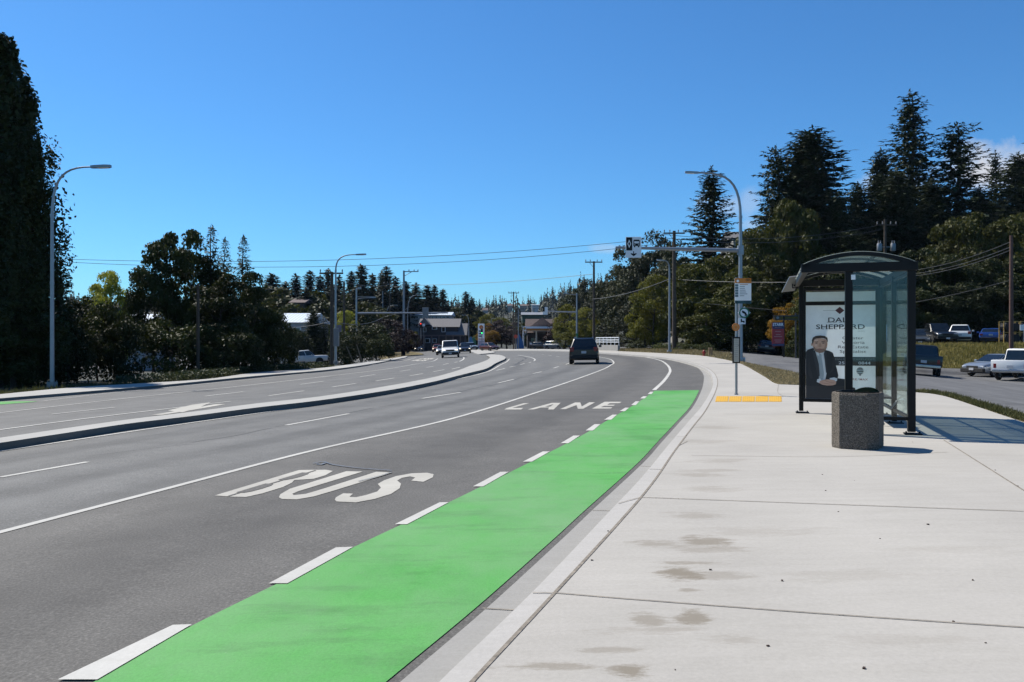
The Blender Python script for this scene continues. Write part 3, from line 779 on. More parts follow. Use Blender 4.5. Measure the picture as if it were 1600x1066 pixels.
for key, mt, n_, per, leaf, sh in [('broad','dark',34,330,.30,1.0), ('broad','dark',40,300,.28,1.0), ('broad','dark',30,360,.30,.8), ('maple','maple',36,330,.34,.95), ('maple','maple',42,300,.32,.85), ('yellow','olive',34,330,.27,.9), ('yellow','olive',30,330,.27,1.0),
                               ('oak','oak',40,320,.28,.9), ('oak','oak',36,330,.28,1.0), ('purple','purple',32,300,.30,.9), ('purple','purple',28,300,.30,.9), ('autumn','autumn',30,330,.26,.9), ('bright','bright',26,300,.28,.9)]:
    proto(key, crown_broad(key+'_crown', 10, 4.0, .12, int(n_*1.5), per, leaf*.92, M[mt], sh, (.17,.36)), trunk_mesh(key+'_trunk', 10, .22, 6, M['bark'] if key != 'bright' else M['barkpale'], .8, rad=2.8), 10)
for i in range(2):
    proto('farbroad', crown_broad('far_crown', 12, 5.2, .05, 22, 120, .8, M[('dark','maple')[i]], .9), trunk_mesh('far_trunk', 12, .3, 0, M['bark'], .7), 12)
for i in range(2):
    proto('poplar', crown_column('poplar_crown', 18, 3.6, .05, 260, 140, .24, M['poplar'], .62, .8), trunk_mesh('poplar_trunk', 18, .4, 8, M['bark'], .92, rad=2.2), 18)
for i in range(3):
    proto('bush', crown_broad('bush_crown', 2.4, 1.8, -.1, 26, 170, .15, M['shrub'], .9, (.26,.42), .4), trunk_mesh('bush_stem', 2.4, .06, 5, M['bark'], .6, rad=.9), 2.4)
for i in range(2):
    proto('darkbush', crown_broad('dark_bush_crown', 4, 2.6, -.05, 34, 220, .20, M['dark'], .9, (.24,.4), .4), trunk_mesh('bush_stem', 4, .1, 5, M['bark'], .6, rad=1.4), 4)
CNT = {}
def tree(kind, u, v, d, label, width=None, name=None, cat='tree', group=None, var=None, sink=0.0, ground=None, rz=None):
    """a tree at depth d whose top is seen at (u,v); its foot stands on the terrain; width in metres across the crown"""
    top = D(u, v, d); x, y = top.x, top.y
    z0 = (g(x, y) if ground is None else ground)-.1-sink
    i = CNT.get(kind, 0); CNT[kind] = i+1
    lst = PROTO[kind]; crown, trunk, h = lst[(i if var is None else var) % len(lst)]
    s = (top.z-z0)/h
    R0 = {'fir':9.2,'ragged':9.4,'tiered':9.6,'cedar':5.2,'firfar':6.6,'poplar':7.0,'bush':3.6,'darkbush':5.2,'farbroad':10.4}.get(kind, 8.0)
    sx = width*({'fir':1.55,'tiered':1.5,'ragged':1.45}.get(kind, 1))/R0 if width else s
    nm = name or {'fir':'fir_tree','ragged':'fir_tree','tiered':'fir_tree','cedar':'cedar_tree','firfar':'fir_tree','poplar':'poplar_tree','bush':'shrub','darkbush':'shrub','maple':'maple_tree','oak':'oak_tree'}.get(kind, 'broadleaf_tree')
    t = thing(nm, label, cat, (x, y, z0), rng.uniform(0, 6.28) if rz is None else rz, group)
    t.scale = (sx, sx, s)
    for part, me in (('crown', crown), ('trunk' if cat == 'tree' else 'stem', trunk)):
        link(bpy.data.objects.new(part, me), t)
    return t

# --- left side of the road
tree('poplar', 2, 60, 42, 'tallest dense dark columnar tree, cut by the left edge of the photo', 7.2, var=0)
tree('poplar', -45, 40, 46, 'tall dark columnar tree just inside the left border, behind the tallest one', 8.5, var=1)
tree('poplar', 38, 205, 40, 'shorter dark columnar tree pressed against the tallest one at the left border', 4.6, var=1)
tree('cedar', 92, 382, 44, 'slim dark pointed tree just right of the left curved street lamp', 3.0)
tree('broad', 20, 440, 39, 'dark round tree filling the foot of the tall columnar trees at left', 5.0)
tree('broad', 118, 462, 50, 'low dark tree between the slim pointed tree and the bright yellow-green one', 3.6)
tree('bright', 172, 428, 74, 'bright yellow-green tree showing above dark bushes at left', 4.6)
tree('bright', 150, 448, 78, 'small bright tree left of and behind the bright yellow-green one', 3.6)
tree('darkbush', 152, 476, 47, 'big dark bush in front of the bright yellow-green tree', 3.7, cat='shrub')
tree('darkbush', 192, 492, 46, 'dark bush right of the big one under the bright tree', 3.0, cat='shrub')
tree('darkbush', 105, 496, 43, 'dark bush behind the left curved street lamp', 3.4, cat='shrub')
tree('darkbush', 45, 520, 40, 'dark bush at the foot of the tallest columnar tree', 3.4, cat='shrub')
tree('broad', 262, 362, 53, 'wide dark broadleaf tree with flat ragged top, leftmost of the dark clump', 5.2)
tree('broad', 300, 362, 55, 'dark broadleaf tree in the middle of the dark clump by the wooden pole', 4.6)
tree('cedar', 331, 352, 54, 'dark pointed cedar with the highest tip of the left clump', 3.6)
tree('cedar', 352, 372, 57, 'dark cedar close behind the highest tip of the left clump', 3.4)
tree('cedar', 381, 368, 56, 'dark cedar standing at the right end of the left clump', 3.3)
tree('broad', 240, 415, 52, 'dark broadleaf tree low on the left flank of the dark clump', 3.4)
tree('broad', 345, 430, 51, 'dark broadleaf tree low in front of the two cedars', 5.0)
tree('broad', 398, 428, 55, 'dark broadleaf tree on the right flank of the left clump', 3.8)
tree('darkbush', 415, 485, 56, 'dark bush left of the silver pickup truck', 4.2, cat='shrub')
tree('darkbush', 270, 500, 48, 'dark bush under the leftmost broadleaf tree of the clump', 4.6, cat='shrub')
tree('darkbush', 350, 505, 49, 'dark bush under the cedars of the clump', 4.6, cat='shrub')
tree('darkbush', 452, 513, 109, 'dark bush in front of the pale metal roofed building', 5.0, cat='shrub')
tree('darkbush', 475, 519, 110, 'dark bush under the drooping conifer behind the silver pickup', 4.4, cat='shrub')
tree('darkbush', 428, 516, 60, 'low dark bush touching the rear of the silver pickup truck', 3.2, cat='shrub')
tree('fir', 490, 484, 113, 'dark drooping conifer right behind the silver pickup truck', 3.4, var=0)
tree('cedar', 507, 492, 112, 'dark conifer just left of the second curved street lamp', 4.6)
tree('darkbush', 565, 508, 92, 'large dark bush right of the second curved street lamp', 6.5, cat='shrub')
tree('darkbush', 540, 520, 86, 'dark bush at the foot of the second curved street lamp', 4.0, cat='shrub')
tree('darkbush', 588, 522, 90, 'dark bush at the right end of the hedge beside the left footway', 4.2, cat='shrub')
tree('bright', 538, 488, 150, 'pale green tree showing between poles left of the mast arm', 6.0)
tree('purple', 606, 497, 138, 'purple-leaved tree on the grass island, left one', 8.0)
tree('purple', 628, 503, 132, 'purple-leaved tree on the grass island, right one', 6.0)
tree('yellow', 626, 485, 240, 'yellow-green tree behind the purple-leaved trees', 8.0)
tree('yellow', 648, 519, 200, 'pale green tree at the left end of the timbered house', 3.5)
# wooded hill on the left: single trees, farther rows as copies
gl = 'trees on the wooded hill at left'
for u, v, d, k, w in [(425,428,190,'firfar',13),(446,440,200,'firfar',9),(462,428,195,'firfar',10),(484,423,190,'firfar',9),(500,430,205,'firfar',9),(513,420,210,'firfar',8),(530,430,220,'firfar',9),(549,424,215,'firfar',9),(565,414,205,'firfar',11),(582,428,220,'firfar',9),(596,424,215,'firfar',8),(604,416,210,'firfar',10),(618,432,225,'firfar',9),(634,440,230,'firfar',10),(650,442,235,'firfar',11),(668,446,240,'firfar',11),(679,446,245,'firfar',8),(692,452,250,'firfar',9),(478,450,170,'firfar',9),(520,446,178,'firfar',9),(556,450,180,'firfar',8)]:
    tree(k, u, v, d, 'dark conifer on the skyline of the wooded hill at left', w, group=gl)
for u, v, d, w in [(410,446,180,14),(440,452,175,14),(470,462,172,15),(500,458,180,15),(530,462,190,15),(560,460,200,16),(590,455,250,20),(620,456,262,20),(645,464,268,20),(668,468,272,20),(688,476,276,18),(455,476,150,12),(510,474,155,12),(575,474,160,13),(585,480,175,12),]:
    tree('farbroad', u, v, d, 'rounded dark tree on the lower slope of the wooded hill at left', w, group='rounded trees low on the left hill')
tree('firfar', 728, 456, 270, 'dark conifer standing alone above the far street lamp, taller of a pair', 10)
tree('firfar', 737, 464, 275, 'dark conifer right beside the taller lone one above the far street lamp', 8)
tree('farbroad', 715, 482, 262, 'dark round tree left of the lone far conifers', 13)
tree('farbroad', 738, 486, 268, 'dark round tree under the lone far conifers', 13)
tree('yellow', 762, 492, 250, 'yellow-green tree behind the tall filling station sign', 10)
tree('yellow', 783, 497, 255, 'yellow-green tree behind the dark red trees by the filling station', 10)
tree('autumn', 762, 503, 215, 'orange and yellow autumn tree beside the tall filling station sign', 7.0)
tree('purple', 776, 501, 222, 'dark red tree left of the red disc sign, nearer the orange tree', 9)
tree('purple', 792, 499, 218, 'dark red tree left of the red disc sign, nearer the canopy', 9)
tree('farbroad', 822, 505, 290, 'dark tree behind the filling station canopy', 12)
# --- beyond the canopy and the right bank of the road
tree('purple', 876, 497, 200, 'dark reddish tree right of the filling station canopy', 9)
tree('yellow', 890, 478, 165, 'tall yellow-green tree behind the far signal mast', 7.5)
tree('yellow', 884, 520, 150, 'yellow-green bush-like tree at the right end of the filling station', 5.0)
tree('yellow', 915, 482, 150, 'yellow-green tree left of the wooden pole by the bridge railing', 7.0)
tree('broad', 900, 452, 210, 'dark tree on the skyline left of the wooden pole by the bridge railing', 11)
tree('oak', 930, 440, 160, 'grey-green tree behind the wooden pole by the bridge railing', 9)
tree('firfar', 908, 448, 240, 'small dark conifer on the skyline above the yellow-green trees', 9)
tree('oak', 962, 422, 135, 'grey-green oak right of the wooden pole by the bridge railing', 10)
tree('oak', 992, 390, 128, 'tall grey-green oak behind the overhead bus lane sign', 10)
tree('oak', 1025, 368, 124, 'tall grey-green oak left of the dark wooden pole with crossarm', 10.5)
tree('oak', 1000, 470, 108, 'low grey-green oak above the bridge railing', 7.5)
tree('yellow', 1022, 432, 96, 'big yellow-green bushy tree left of the grey lamp post', 6.5)
tree('yellow', 1008, 480, 98, 'smaller yellow-green tree left of the big one by the grey lamp post', 4.5)
tree('broad', 960, 520, 116, 'dark low tree behind the bridge railing', 7, cat='tree')
tree('oak', 1058, 380, 110, 'grey-green oak behind the dark wooden pole with crossarm', 9)
tree('tiered', 1111, 260, 104, 'dark fir with open tiered branches behind the near curved street lamp', 8.6, var=0)
tree('maple', 1085, 415, 92, 'dark olive maple between the dark pole and the near street lamp', 7.5)
tree('maple', 1128, 392, 96, 'olive maple just left of the near street lamp', 7.5)
tree('maple', 1105, 470, 84, 'dark maple low behind the bus stop sign', 6.5)
tree('ragged', 1213, 228, 104, 'ragged dark fir with bare arms left of the broad fir', 7.5, var=0)
tree('fir', 1268, 199, 106, 'broad dense dark fir with the doubled tip', 13, var=0)
tree('fir', 1258, 204, 108, 'dark fir leaning against the broad dense fir', 9, var=1)
tree('maple', 1190, 345, 96, 'large olive maple above the autumn tree', 9)
tree('maple', 1165, 420, 88, 'dark olive maple right of the near street lamp', 7)
tree('maple', 1215, 400, 92, 'dark olive maple behind the autumn tree', 8)
tree('maple', 1245, 320, 98, 'olive maple rising into the broad dense fir', 8)
tree('fir', 1310, 300, 100, 'dark fir on the right flank of the broad dense one', 7, var=2)
tree('fir', 1340, 285, 112, 'dark fir in the dip between the two tall fir groups', 7, var=1)
tree('fir', 1376, 232, 112, 'dark fir left of the tallest tiered fir', 8.5, var=2)
tree('tiered', 1422, 142, 116, 'tallest fir with wide tiered branches above the bus shelter', 11, var=1)
tree('ragged', 1493, 192, 114, 'tall ragged fir right of the tallest one', 12, var=1)
tree('tiered', 1555, 234, 124, 'thin spiky fir in front of the white cloud', 5.5, var=0)
tree('fir', 1590, 238, 116, 'dark fir by the right edge of the photo', 9, var=0)
tree('fir', 1640, 200, 118, 'dark fir cut off by the right edge of the photo', 12, var=2)
tree('fir', 1400, 265, 104, 'dark fir in front of the tallest tiered one', 8.5, var=0)
tree('fir', 1455, 280, 106, 'dark fir between the tallest and the tall ragged fir', 8, var=1)
tree('fir', 1530, 290, 112, 'dark fir under the thin spiky one', 8, var=2)
tree('fir', 1330, 360, 94, 'dark fir low behind the shelter roof', 7.5, var=0)
tree('maple', 1500, 330, 92, 'sunlit olive tree under the tall ragged fir', 8.5)
tree('maple', 1560, 345, 90, 'sunlit olive tree left of the wooden pole at right', 8.5)
tree('maple', 1605, 335, 94, 'olive tree at the right border behind the wooden pole', 9)
for u, v, d, w in [(1290,400,88,8),(1345,420,86,8),(1400,395,87,8),(1445,390,87,8),(1490,400,86,8),(1530,405,86,8),(1580,410,86,8),(1620,400,87,9),(1270,455,84,7),(1320,465,82,7),(1380,450,83,7.5),(1430,445,83,7.5),(1480,448,83,7.5),(1525,450,83,7.5),(1570,445,83,7.5),(1615,450,83,7.5)]:
    tree('broad', u, v, d, 'dark broadleaf tree of the shaded thicket behind the upper car park', w, group='shaded thicket behind the upper car park')
for u, v, d, w in [(1660,330,95,10),(1720,250,110,10),(1790,300,105,11),(1700,420,88,9),(1850,330,105,12),(1930,300,112,12),(2010,330,108,12),(2100,310,118,13)]:
    tree('fir', u, v, d, 'dark fir beyond the right border of the photo', w, group='firs beyond the right border')
tree('darkbush', 1250, 500, 95, 'dark bush behind the red board sign', 6, cat='shrub')
tree('darkbush', 1175, 500, 97, 'dark bush behind the parked dark blue sedan', 6, cat='shrub')
tree('darkbush', 1125, 505, 84, 'dark bush behind the fire hydrant', 6, cat='shrub')
tree('autumn', 1239, 456, 82, 'autumn tree with orange and green leaves behind the red board sign', 4.7)
tree('autumn', 1223, 486, 83, 'small orange-leaved tree left of the red board sign', 2.8)
tree('maple', 1263, 455, 80, 'green-leaved tree merging with the autumn tree left of the shelter', 4.2)
for i, (u, v, d, w, l) in enumerate([(1128,522,93,4.2,'yellow-green rounded shrub left of the near lamp pole'),(1148,530,92,3.2,'yellow-green shrub just left of the near lamp pole foot'),(1168,527,93,3.4,'yellow-green shrub right of the near lamp pole'),(1102,536,78,2.6,'low leafy shrub behind the fire hydrant'),(1078,537,82,3.0,'low leafy shrub between the dark pole and the fire hydrant'),
                          (1062,535,86,3.0,'low leafy shrub right of the dark wooden pole'),(1036,536,90,3.4,'low shrub left of the grey lamp post'),(1015,540,97,3.0,'reddish dry shrub right of the bridge railing'),(1248,530,79,2.6,'shrub under the red board sign'),(1222,535,93,2.8,'shrub right of the parked dark blue sedan'),
                          (1000,530,104,3.6,'green shrub at the right end of the bridge railing')]):
    tree('bush', u, v, d, l, w, cat='shrub')
# far forest on the ridge: one mass
def far_forest(name, spots, mat):
    c = []; nn = []; tt = []; LL = []; WW = []
    for x, y, h in spots:
        z0 = g(x, y)-1; r = h*nr.uniform(.24, .36)
        for k in range(26):
            t = (k+.5)/26; rr = r*(1-t)*nr.uniform(.5, 1.15)+.2; a = nr.uniform(0, 6.283)
            c.append((x+math.cos(a)*rr*.6, y+math.sin(a)*rr*.6, z0+h*(.08+.9*t))); tt.append((math.cos(a), math.sin(a), -.35)); nn.append((math.cos(a)*.6, math.sin(a)*.6, .7)); L = max(1.0, rr*1.3+.5); LL.append(L); WW.append(max(.9, L*.7))
        c.append((x, y, z0+h*.96)); tt.append((0,0,1)); nn.append((nr.normal(), -1, 0)); LL.append(h*.10); WW.append(h*.05)
    me = cards(name, np.array(c), np.array(nn), np.array(tt), LL, WW, mat, .1)
    return tag(link(bpy.data.objects.new(name, me)), kind='stuff')
spots = []
HOUSES = [(752,764,900),(791,803,900),(810,828,860),(829,845,880)]
for i in range(2900):
    y = rng.uniform(480, 1150); u = rng.uniform(-260, 1350)
    if any(a-2 < u < b+2 and d-170 < y < d+25 for a, b, d in HOUSES): continue
    spots.append(((u-800)/F*y, y, rng.uniform(10, 16)+10*rng.random()**3))
tag(far_forest('far_forest', spots, M['firfar']), 'dark forest covering the distant ridge at the end of the road', 'forest')
spots = []
for i in range(260):
    y = rng.uniform(330, 480); u = rng.uniform(360, 760)
    spots.append(((u-800)/F*y, y, rng.uniform(6, 12)))
for i in range(620):
    y = rng.uniform(135, 290); u = rng.uniform(1010, 2500); spots.append(((u-800)/F*y, y, rng.uniform(7, 12)))
for i in range(520):
    y = rng.uniform(180, 420); u = rng.uniform(-1100, 420); spots.append(((u-800)/F*y, y, rng.uniform(5, 9)))
tag(far_forest('hill_woodland', spots, M['firfar']), 'dark wood filling the hillsides behind the single trees on both sides', 'forest')
# ground cover
def blades(name, pts, h, w, mat, lean=.5):
    n = len(pts); c = np.array(pts); hh = nr.uniform(.5, 1.3, n)*h
    t = unit(nr.normal(size=(n,3))*lean*np.array([1,1,0])+np.array([0,0,1]))
    c = c+t*hh[:,None]*.45
    me = cards(name, c, unit(nr.normal(size=(n,3))*np.array([1,1,.2])), t, hh, np.full(n, w), mat, .1)
    return link(bpy.data.objects.new(name, me))
M['dryblade'] = leafmat('dry_grass_blades', (.24,.20,.09), (.44,.36,.20), .3, 0)
M['greenblade'] = leafmat('green_grass_blades', (.17,.165,.035), (.40,.33,.11), .3, 0)
M['weed'] = leafmat('weed_blades', (.07,.085,.025), (.17,.16,.06), .3, 0)
def scatter(fn, n, dz=0.0):
    out = []
    while len(out) < n:
        p = fn()
        if p is not None: out.append((p[0], p[1], g(p[0], p[1])+dz))
    return out
# verge between pavement and side road
vo = [(p.x, p.y) for p in (P(u, v, .12) for u, v in [(1161,566),(1180,570),(1225,579),(1266,588.5),(1350,597),(1430,608),(1432,614),(1340,606.5),(1260,602.5),(1216,601),(1195,589.5),(1165,572.5)])]
raised('verge', vo, .145, M['verge'], dn=.3)
vo2 = [(p.x, p.y) for p in (P(u, v, .12) for u, v in [(967,549.3),(1002,550.6),(1046,553),(1099,556.6),(1142,564.4),(1161,566),(1161,559),(1140,553),(1090,548),(1040,546.5),(967,546.6)])]
raised('verge', vo2, .145, M['verge'], dn=.3)
sp = [(p.x, p.y) for p in (P(u, v, .12) for u, v in [(1430,614),(1460,617),(1486,623),(1540,641),(1600,661),(1700,697),(1700,676),(1600,649),(1540,632),(1490,617.5),(1462,612.5),(1440,611)])]
raised('verge', sp, .135, M['verge'], dn=.3)
def in_poly(p, poly):
    c = False; n = len(poly)
    for i in range(n):
        (x1, y1), (x2, y2) = poly[i], poly[i-1]
        if (y1 > p[1]) != (y2 > p[1]) and p[0] < (x2-x1)*(p[1]-y1)/(y2-y1)+x1: c = not c
    return c
def poly_pts(poly, n, dz):
    x0, x1 = min(p[0] for p in poly), max(p[0] for p in poly); y0, y1 = min(p[1] for p in poly), max(p[1] for p in poly)
    def f():
        p = (rng.uniform(x0, x1), rng.uniform(y0, y1)); return p if in_poly(p, poly) else None
    return scatter(f, n, dz)
o = blades('verge_grass', poly_pts(vo, 9000, .13), .09, .018, M['dryblade'], .9); tag(o, 'short dry grass on the verge beside the side road', 'grass', kind='stuff')
o = blades('verge_grass', poly_pts(vo2, 7000, .13), .22, .05, M['dryblade'], .7); tag(o, 'dry grass bank along the far footway', 'grass', kind='stuff')
o = blades('verge_grass', poly_pts(sp, 6000, .12), .11, .014, M['weed'], .8); tag(o, 'weedy grass strip along the pavement edge at right', 'grass', kind='stuff')
def bank():
    y = rng.uniform(55.5, 71); q = rng.uniform(.44, .72)
    return (q*y, y)
o = blades('bank_grass', scatter(bank, 26000), .34, .07, M['greenblade'], .35); tag(o, 'long yellow-green grass on the bank below the upper car park', 'grass', kind='stuff')
def ivy():
    u = rng.uniform(175, 640); k = rng.random()**1.5
    f = left_x(lF); y = rng.uniform(26, 60); x = f(y)-.15-k*2.2
    return (x, y) if (x/y*F+800) > 180 else None
pts = scatter(ivy, 7000); n = len(pts); c = np.array(pts); c[:,2] += nr.uniform(.0, .5, n)**1.5*1.2+.06
me = cards('ivy', c, rdir(n)+np.array([0,0,.6]), rdir(n), nr.uniform(.08, .2, n), nr.uniform(.06, .13, n), M['ivy'])
tag(link(bpy.data.objects.new('ivy', me)), 'pale leafy creeper spreading along the left footway', 'ground cover', kind='stuff')
def weeds():
    f = left_x(lF); y = rng.uniform(14, 62); return (f(y)-.05-rng.random()*1.0, y)
o = blades('footway_weeds', scatter(weeds, 5000), .28, .035, M['weed'], .7); tag(o, 'ragged weeds behind the left footway', 'grass', kind='stuff')
# ---------------------------------------------------------------- bus shelter
RX = lambda a: Matrix.Rotation(R(a), 4, 'X')
def T(x, y, z): return Matrix.Translation((x, y, z))
A17 = -R(17)
sp0 = P(1424, 679, .15)
SH = thing('bus_shelter', 'black framed glass bus shelter with arched roof beside the concrete bin', 'bus shelter', sp0, A17)
L_, W_, WR = 3.4, .86, 1.56     # length, post spacing, roof width; x right/back, y away
for x, y in [(0,0), (-W_,0), (0,L_), (0,L_/2), (-1.40,L_)]:
    mb = MB(); w = .105 if y == 0 else .08
    mb.box((x, y, 1.25), (w, w, 2.42), bev=.006); mb.build('post', M['black'], SH)
mb = MB()
for x, y in [(0,0), (-W_,0), (0,L_), (0,L_/2), (-1.40,L_)]:
    mb = MB(); mb.box((x+.02, y, .012), (.24,.17,.02), bev=.004)
    for i in (-1, 1): mb.cyl((x+.02+i*.09, y, .02), (x+.02+i*.09, y, .045), .013, n=6)
    mb.build('base_plate', M['black'], SH)
mb = MB()
zb = 2.42
mb.box((-.73, -.02, zb+.065), (WR+.06, .10, .13), bev=.008); mb.box((-.73, L_+.01, zb+.065), (WR+.06, .09, .12), bev=.008)
mb.box((.03, L_/2, zb+.06), (.09, L_-.1, .11), bev=.006); mb.box((-1.47, L_/2, zb+.06), (.08, L_-.1, .10), bev=.006)
mb.build('roof_beam', M['black'], SH)
def arch(n=18, r=.175, x0=-1.52, x1=.06, z=zb+.12):
    return [(x0+(x1-x0)*k/n, z+r*math.sin(math.pi*k/n)**.85 if 0 < k < n else z) for k in range(n+1)]
def archband(mb, y0, y1, th, mi=0, off=0.0):
    a = arch(); n = len(a)
    o = [(x, z+off) for x, z in a]; i_ = [(x+(.5-k/(n-1))*th*1.2, z+off-th) for k, (x, z) in enumerate(a)]
    vs = [(x, y0, z) for x, z in o]+[(x, y0, z) for x, z in i_]+[(x, y1, z) for x, z in o]+[(x, y1, z) for x, z in i_]
    fs = []
    for k in range(n-1):
        fs += [(k, k+1, n+k+1, n+k), (2*n+k, 3*n+k, 3*n+k+1, 2*n+k+1), (k, 2*n+k, 2*n+k+1, k+1), (n+k, n+k+1, 3*n+k+1, 3*n+k)]
    mb.add(vs, fs, mi)
mb = MB()
archband(mb, -.07, .02, .055); archband(mb, L_-.03, L_+.06, .05)
for y in (.85, 1.7, 2.55): archband(mb, y-.02, y+.02, .035, 0, -.005)
for k in (6, 12):
    x, z = arch()[k]; mb.box((x, L_/2, z-.02), (.035, L_, .03))
mb.build('roof_rib', M['black'], SH)
mb = MB(); archband(mb, -.05, L_+.04, .008, 0, .010); mb.build('roof_glazing', M['smoke'], SH)
mb = MB(); mb.prism([(x, z) for x, z in arch(r=.155)]+[], 0, .008, 0, Matrix(((1,0,0,0),(0,0,-1,-.02),(0,1,0,0),(0,0,0,1)))); mb.build('gable_glazing', M['smoke'], SH)
# wind screens
def pane(x0, y0, x1, y1, z0, z1, name='glass_pane', mat='glass'):
    mb = MB(); d = Vector((x1-x0, y1-y0, 0)); l = d.length; an = math.atan2(d.y, d.x)
    mb.box(((x0+x1)/2, (y0+y1)/2, (z0+z1)/2), (l, .010, z1-z0), 0, Matrix.Rotation(an, 3, 'Z')); return mb.build(name, M[mat], SH)
pane(-W_+.055, 0, -.055, 0, .26, 2.41); pane(0, .055, 0, L_/2-.045, .26, 2.41); pane(0, L_/2+.045, 0, L_-.045, .26, 2.41)
for c, d_ in [((-W_/2, 0, .23), (W_-.106, .05, .05)), ((0, L_/4+.005, .23), (.045, L_/2-.10, .05)), ((0, L_*.75, .23), (.045, L_/2-.09, .05)), ((0, L_/4, 2.39), (.04, L_/2-.10, .035)), ((0, L_*.75, 2.39), (.04, L_/2-.09, .035))]:
    mb = MB(); mb.box(c, d_); mb.build('rail', M['black'], SH)
mb = MB(); mb.box((-W_+.058, -.062, 2.335), (.06,.004,.075)); mb.build('sticker', M['signwhite'], SH)
mb = MB(); mb.box((-.006, 2.52, 1.52), (.004,.05,.30)); mb.build('sticker', flat('sticker_blue', (.05,.22,.5), .4), SH)
# bench
mb = MB()
mb.box((-.30, 1.95, .47), (.36, 1.9, .035), bev=.01); be = mb.build('bench', M['dkgrey'], SH)
mb = MB()
for y in (1.2, 2.7): mb.tube([(-.02, y, .42), (-.12, y, .28), (-.30, y, .42), (-.46, y, .45)], .02, 6); mb.tube([(-.30, y, .45), (-.33, y, .22), (-.22, y, .02)], .022, 6)
mb.build('bracket', M['grey'], be)
# small solar panel on the street corner of the roof
mb = MB(); Ms = Matrix.Rotation(R(32), 3, 'Y')@Matrix.Rotation(R(8), 3, 'X')
mb.tube([(-1.46,L_-.05,2.40),(-1.56,L_-.05,2.40),(-1.56,L_-.05,2.47)], .015, 6)
mb.build('panel_bracket', M['black'], SH)
mb = MB(); a = [Vector(p) for p in ((-1.62,L_-.20,2.60),(-1.40,L_-.26,2.62),(-1.52,L_+.14,2.36),(-1.75,L_+.20,2.34))]
up = (a[1]-a[0]).cross(a[3]-a[0]).normalized()*.012
mb.add([p-up for p in a]+[p+up for p in a], [(3,2,1,0),(4,5,6,7),(0,1,5,4),(1,2,6,5),(2,3,7,6),(3,0,4,7)]); mb.build('solar_panel', flat('solar_glass', (.20,.20,.20), .3), SH)
# advertising case at the far end
AD = MB(); y = L_-.02
fx0, fx1, z0, z1 = -1.365, -.05, .22, 2.38
AD.box(((fx0+fx1)/2, y, z0+.03), (fx1-fx0, .12, .06)); AD.box(((fx0+fx1)/2, y, z1-.02), (fx1-fx0, .12, .05)); AD.box(((fx0+fx1)/2, y, 2.09), (fx1-fx0, .12, .06))
AD.box((fx0+.02, y, (z0+z1)/2), (.045, .121, z1-z0)); AD.box((fx1-.02, y, (z0+z1)/2), (.05, .121, z1-z0))
case = AD.build('advert_case', M['black'], SH)
pm = {}
for k, c in {'paper':(1.15,1.22,1.20),'suit':(.018,.020,.026),'skin':(.85,.52,.38),'skin2':(.66,.38,.27),'hair':(.06,.038,.027),'shirt':(.95,1.0,1.02),'tie':(.5,.58,.62),'ink':(.035,.035,.04),'band':(.055,.06,.065),'maroon':(.11,.03,.035),'grey':(.32,.34,.34),'rblue':(.10,.14,.32),'rred':(.40,.06,.07),'lip':(.42,.17,.14),'lapel':(.04,.043,.052),'glow':(.98,.66,.52),'beard':(.36,.22,.16)}.items():
    pm[k] = flat('poster_'+k, c, .5, 0, .05, 8)
def backlit(m, k):
    nt = m.node_tree; b = nt.nodes['Principled BSDF']; tr = nt.nodes.new('ShaderNodeBsdfTranslucent'); nt.links.new(b.inputs['Base Color'].links[0].from_socket, tr.inputs['Color'])
    mx = nt.nodes.new('ShaderNodeMixShader'); mx.inputs[0].default_value = k; nt.links.new(b.outputs[0], mx.inputs[1]); nt.links.new(tr.outputs[0], mx.inputs[2]); nt.links.new(mx.outputs[0], nt.nodes['Material Output'].inputs['Surface'])
backlit(pm['paper'], .35)
PN = ['paper','suit','skin','skin2','hair','shirt','tie','ink','band','maroon','grey','rblue','rred','lip','beard','signwhite','lapel','glow']
PM = [pm[k] if k in pm else M[k] for k in PN]
PI = {k: i for i, k in enumerate(PN)}
ph0, ph1 = .285, 2.055; pw0, pw1 = fx0+.045, fx1-.045; yy = y-.066
po = MB()
def pp(a, b): return (pw0+(a-92)/378*(pw1-pw0), ph1-(b-108)/622*(ph1-ph0))
MP = Matrix(((1,0,0,0),(0,0,1,yy),(0,1,0,0),(0,0,0,1)))     # poster xz plane, layers step towards the street
LAY = [0]
def pshape(pts, k):
    LAY[0] += 1
    q = [pp(a, b) for a, b in pts]; n = len(q); d = yy-.0012*LAY[0]*.5
    tri = tessellate_polygon([[Vector((x, z, 0)) for x, z in q]]); fs = []
    for t in tri:
        a, b, c = (q[i] for i in t); cr = (b[0]-a[0])*(c[1]-a[1])-(b[1]-a[1])*(c[0]-a[0])
        fs.append(tuple(t) if cr > 0 else tuple(t[::-1]))
    po.add([(x, d, z) for x, z in q], fs, PI[k])
def ell(cx, cy, rx, ry, n=20, a0=0, a1=360): return [(cx+rx*math.cos(R(a0+(a1-a0)*i/n)), cy+ry*math.sin(R(a0+(a1-a0)*i/n))) for i in range(n)]
def ptext(s, cx, y0, y1, x0, x1, k, bold=.01):
    LAY[0] += 1
    a = pp(x0, y1); b = pp(x1, y0); d = yy-.0012*LAY[0]*.5
    m = Matrix(((1,0,0,0),(0,0,1,d),(0,1,0,0),(0,0,0,1)))
    po.text(s, (a[0]+b[0])/2, a[1], b[1]-a[1], b[0]-a[0], m, PI[k], 'CENTER', 0, bold)
pshape([(92,108),(470,108),(470,730),(92,730)], 'paper')
pshape([(92,640),(325,640),(360,655),(372,700),(372,730),(92,730)], 'ink')
pshape([(186,142),(262,142),(262,144),(186,144)], 'grey')
pshape([(278,119),(303,143),(278,167),(253,143)], 'maroon')
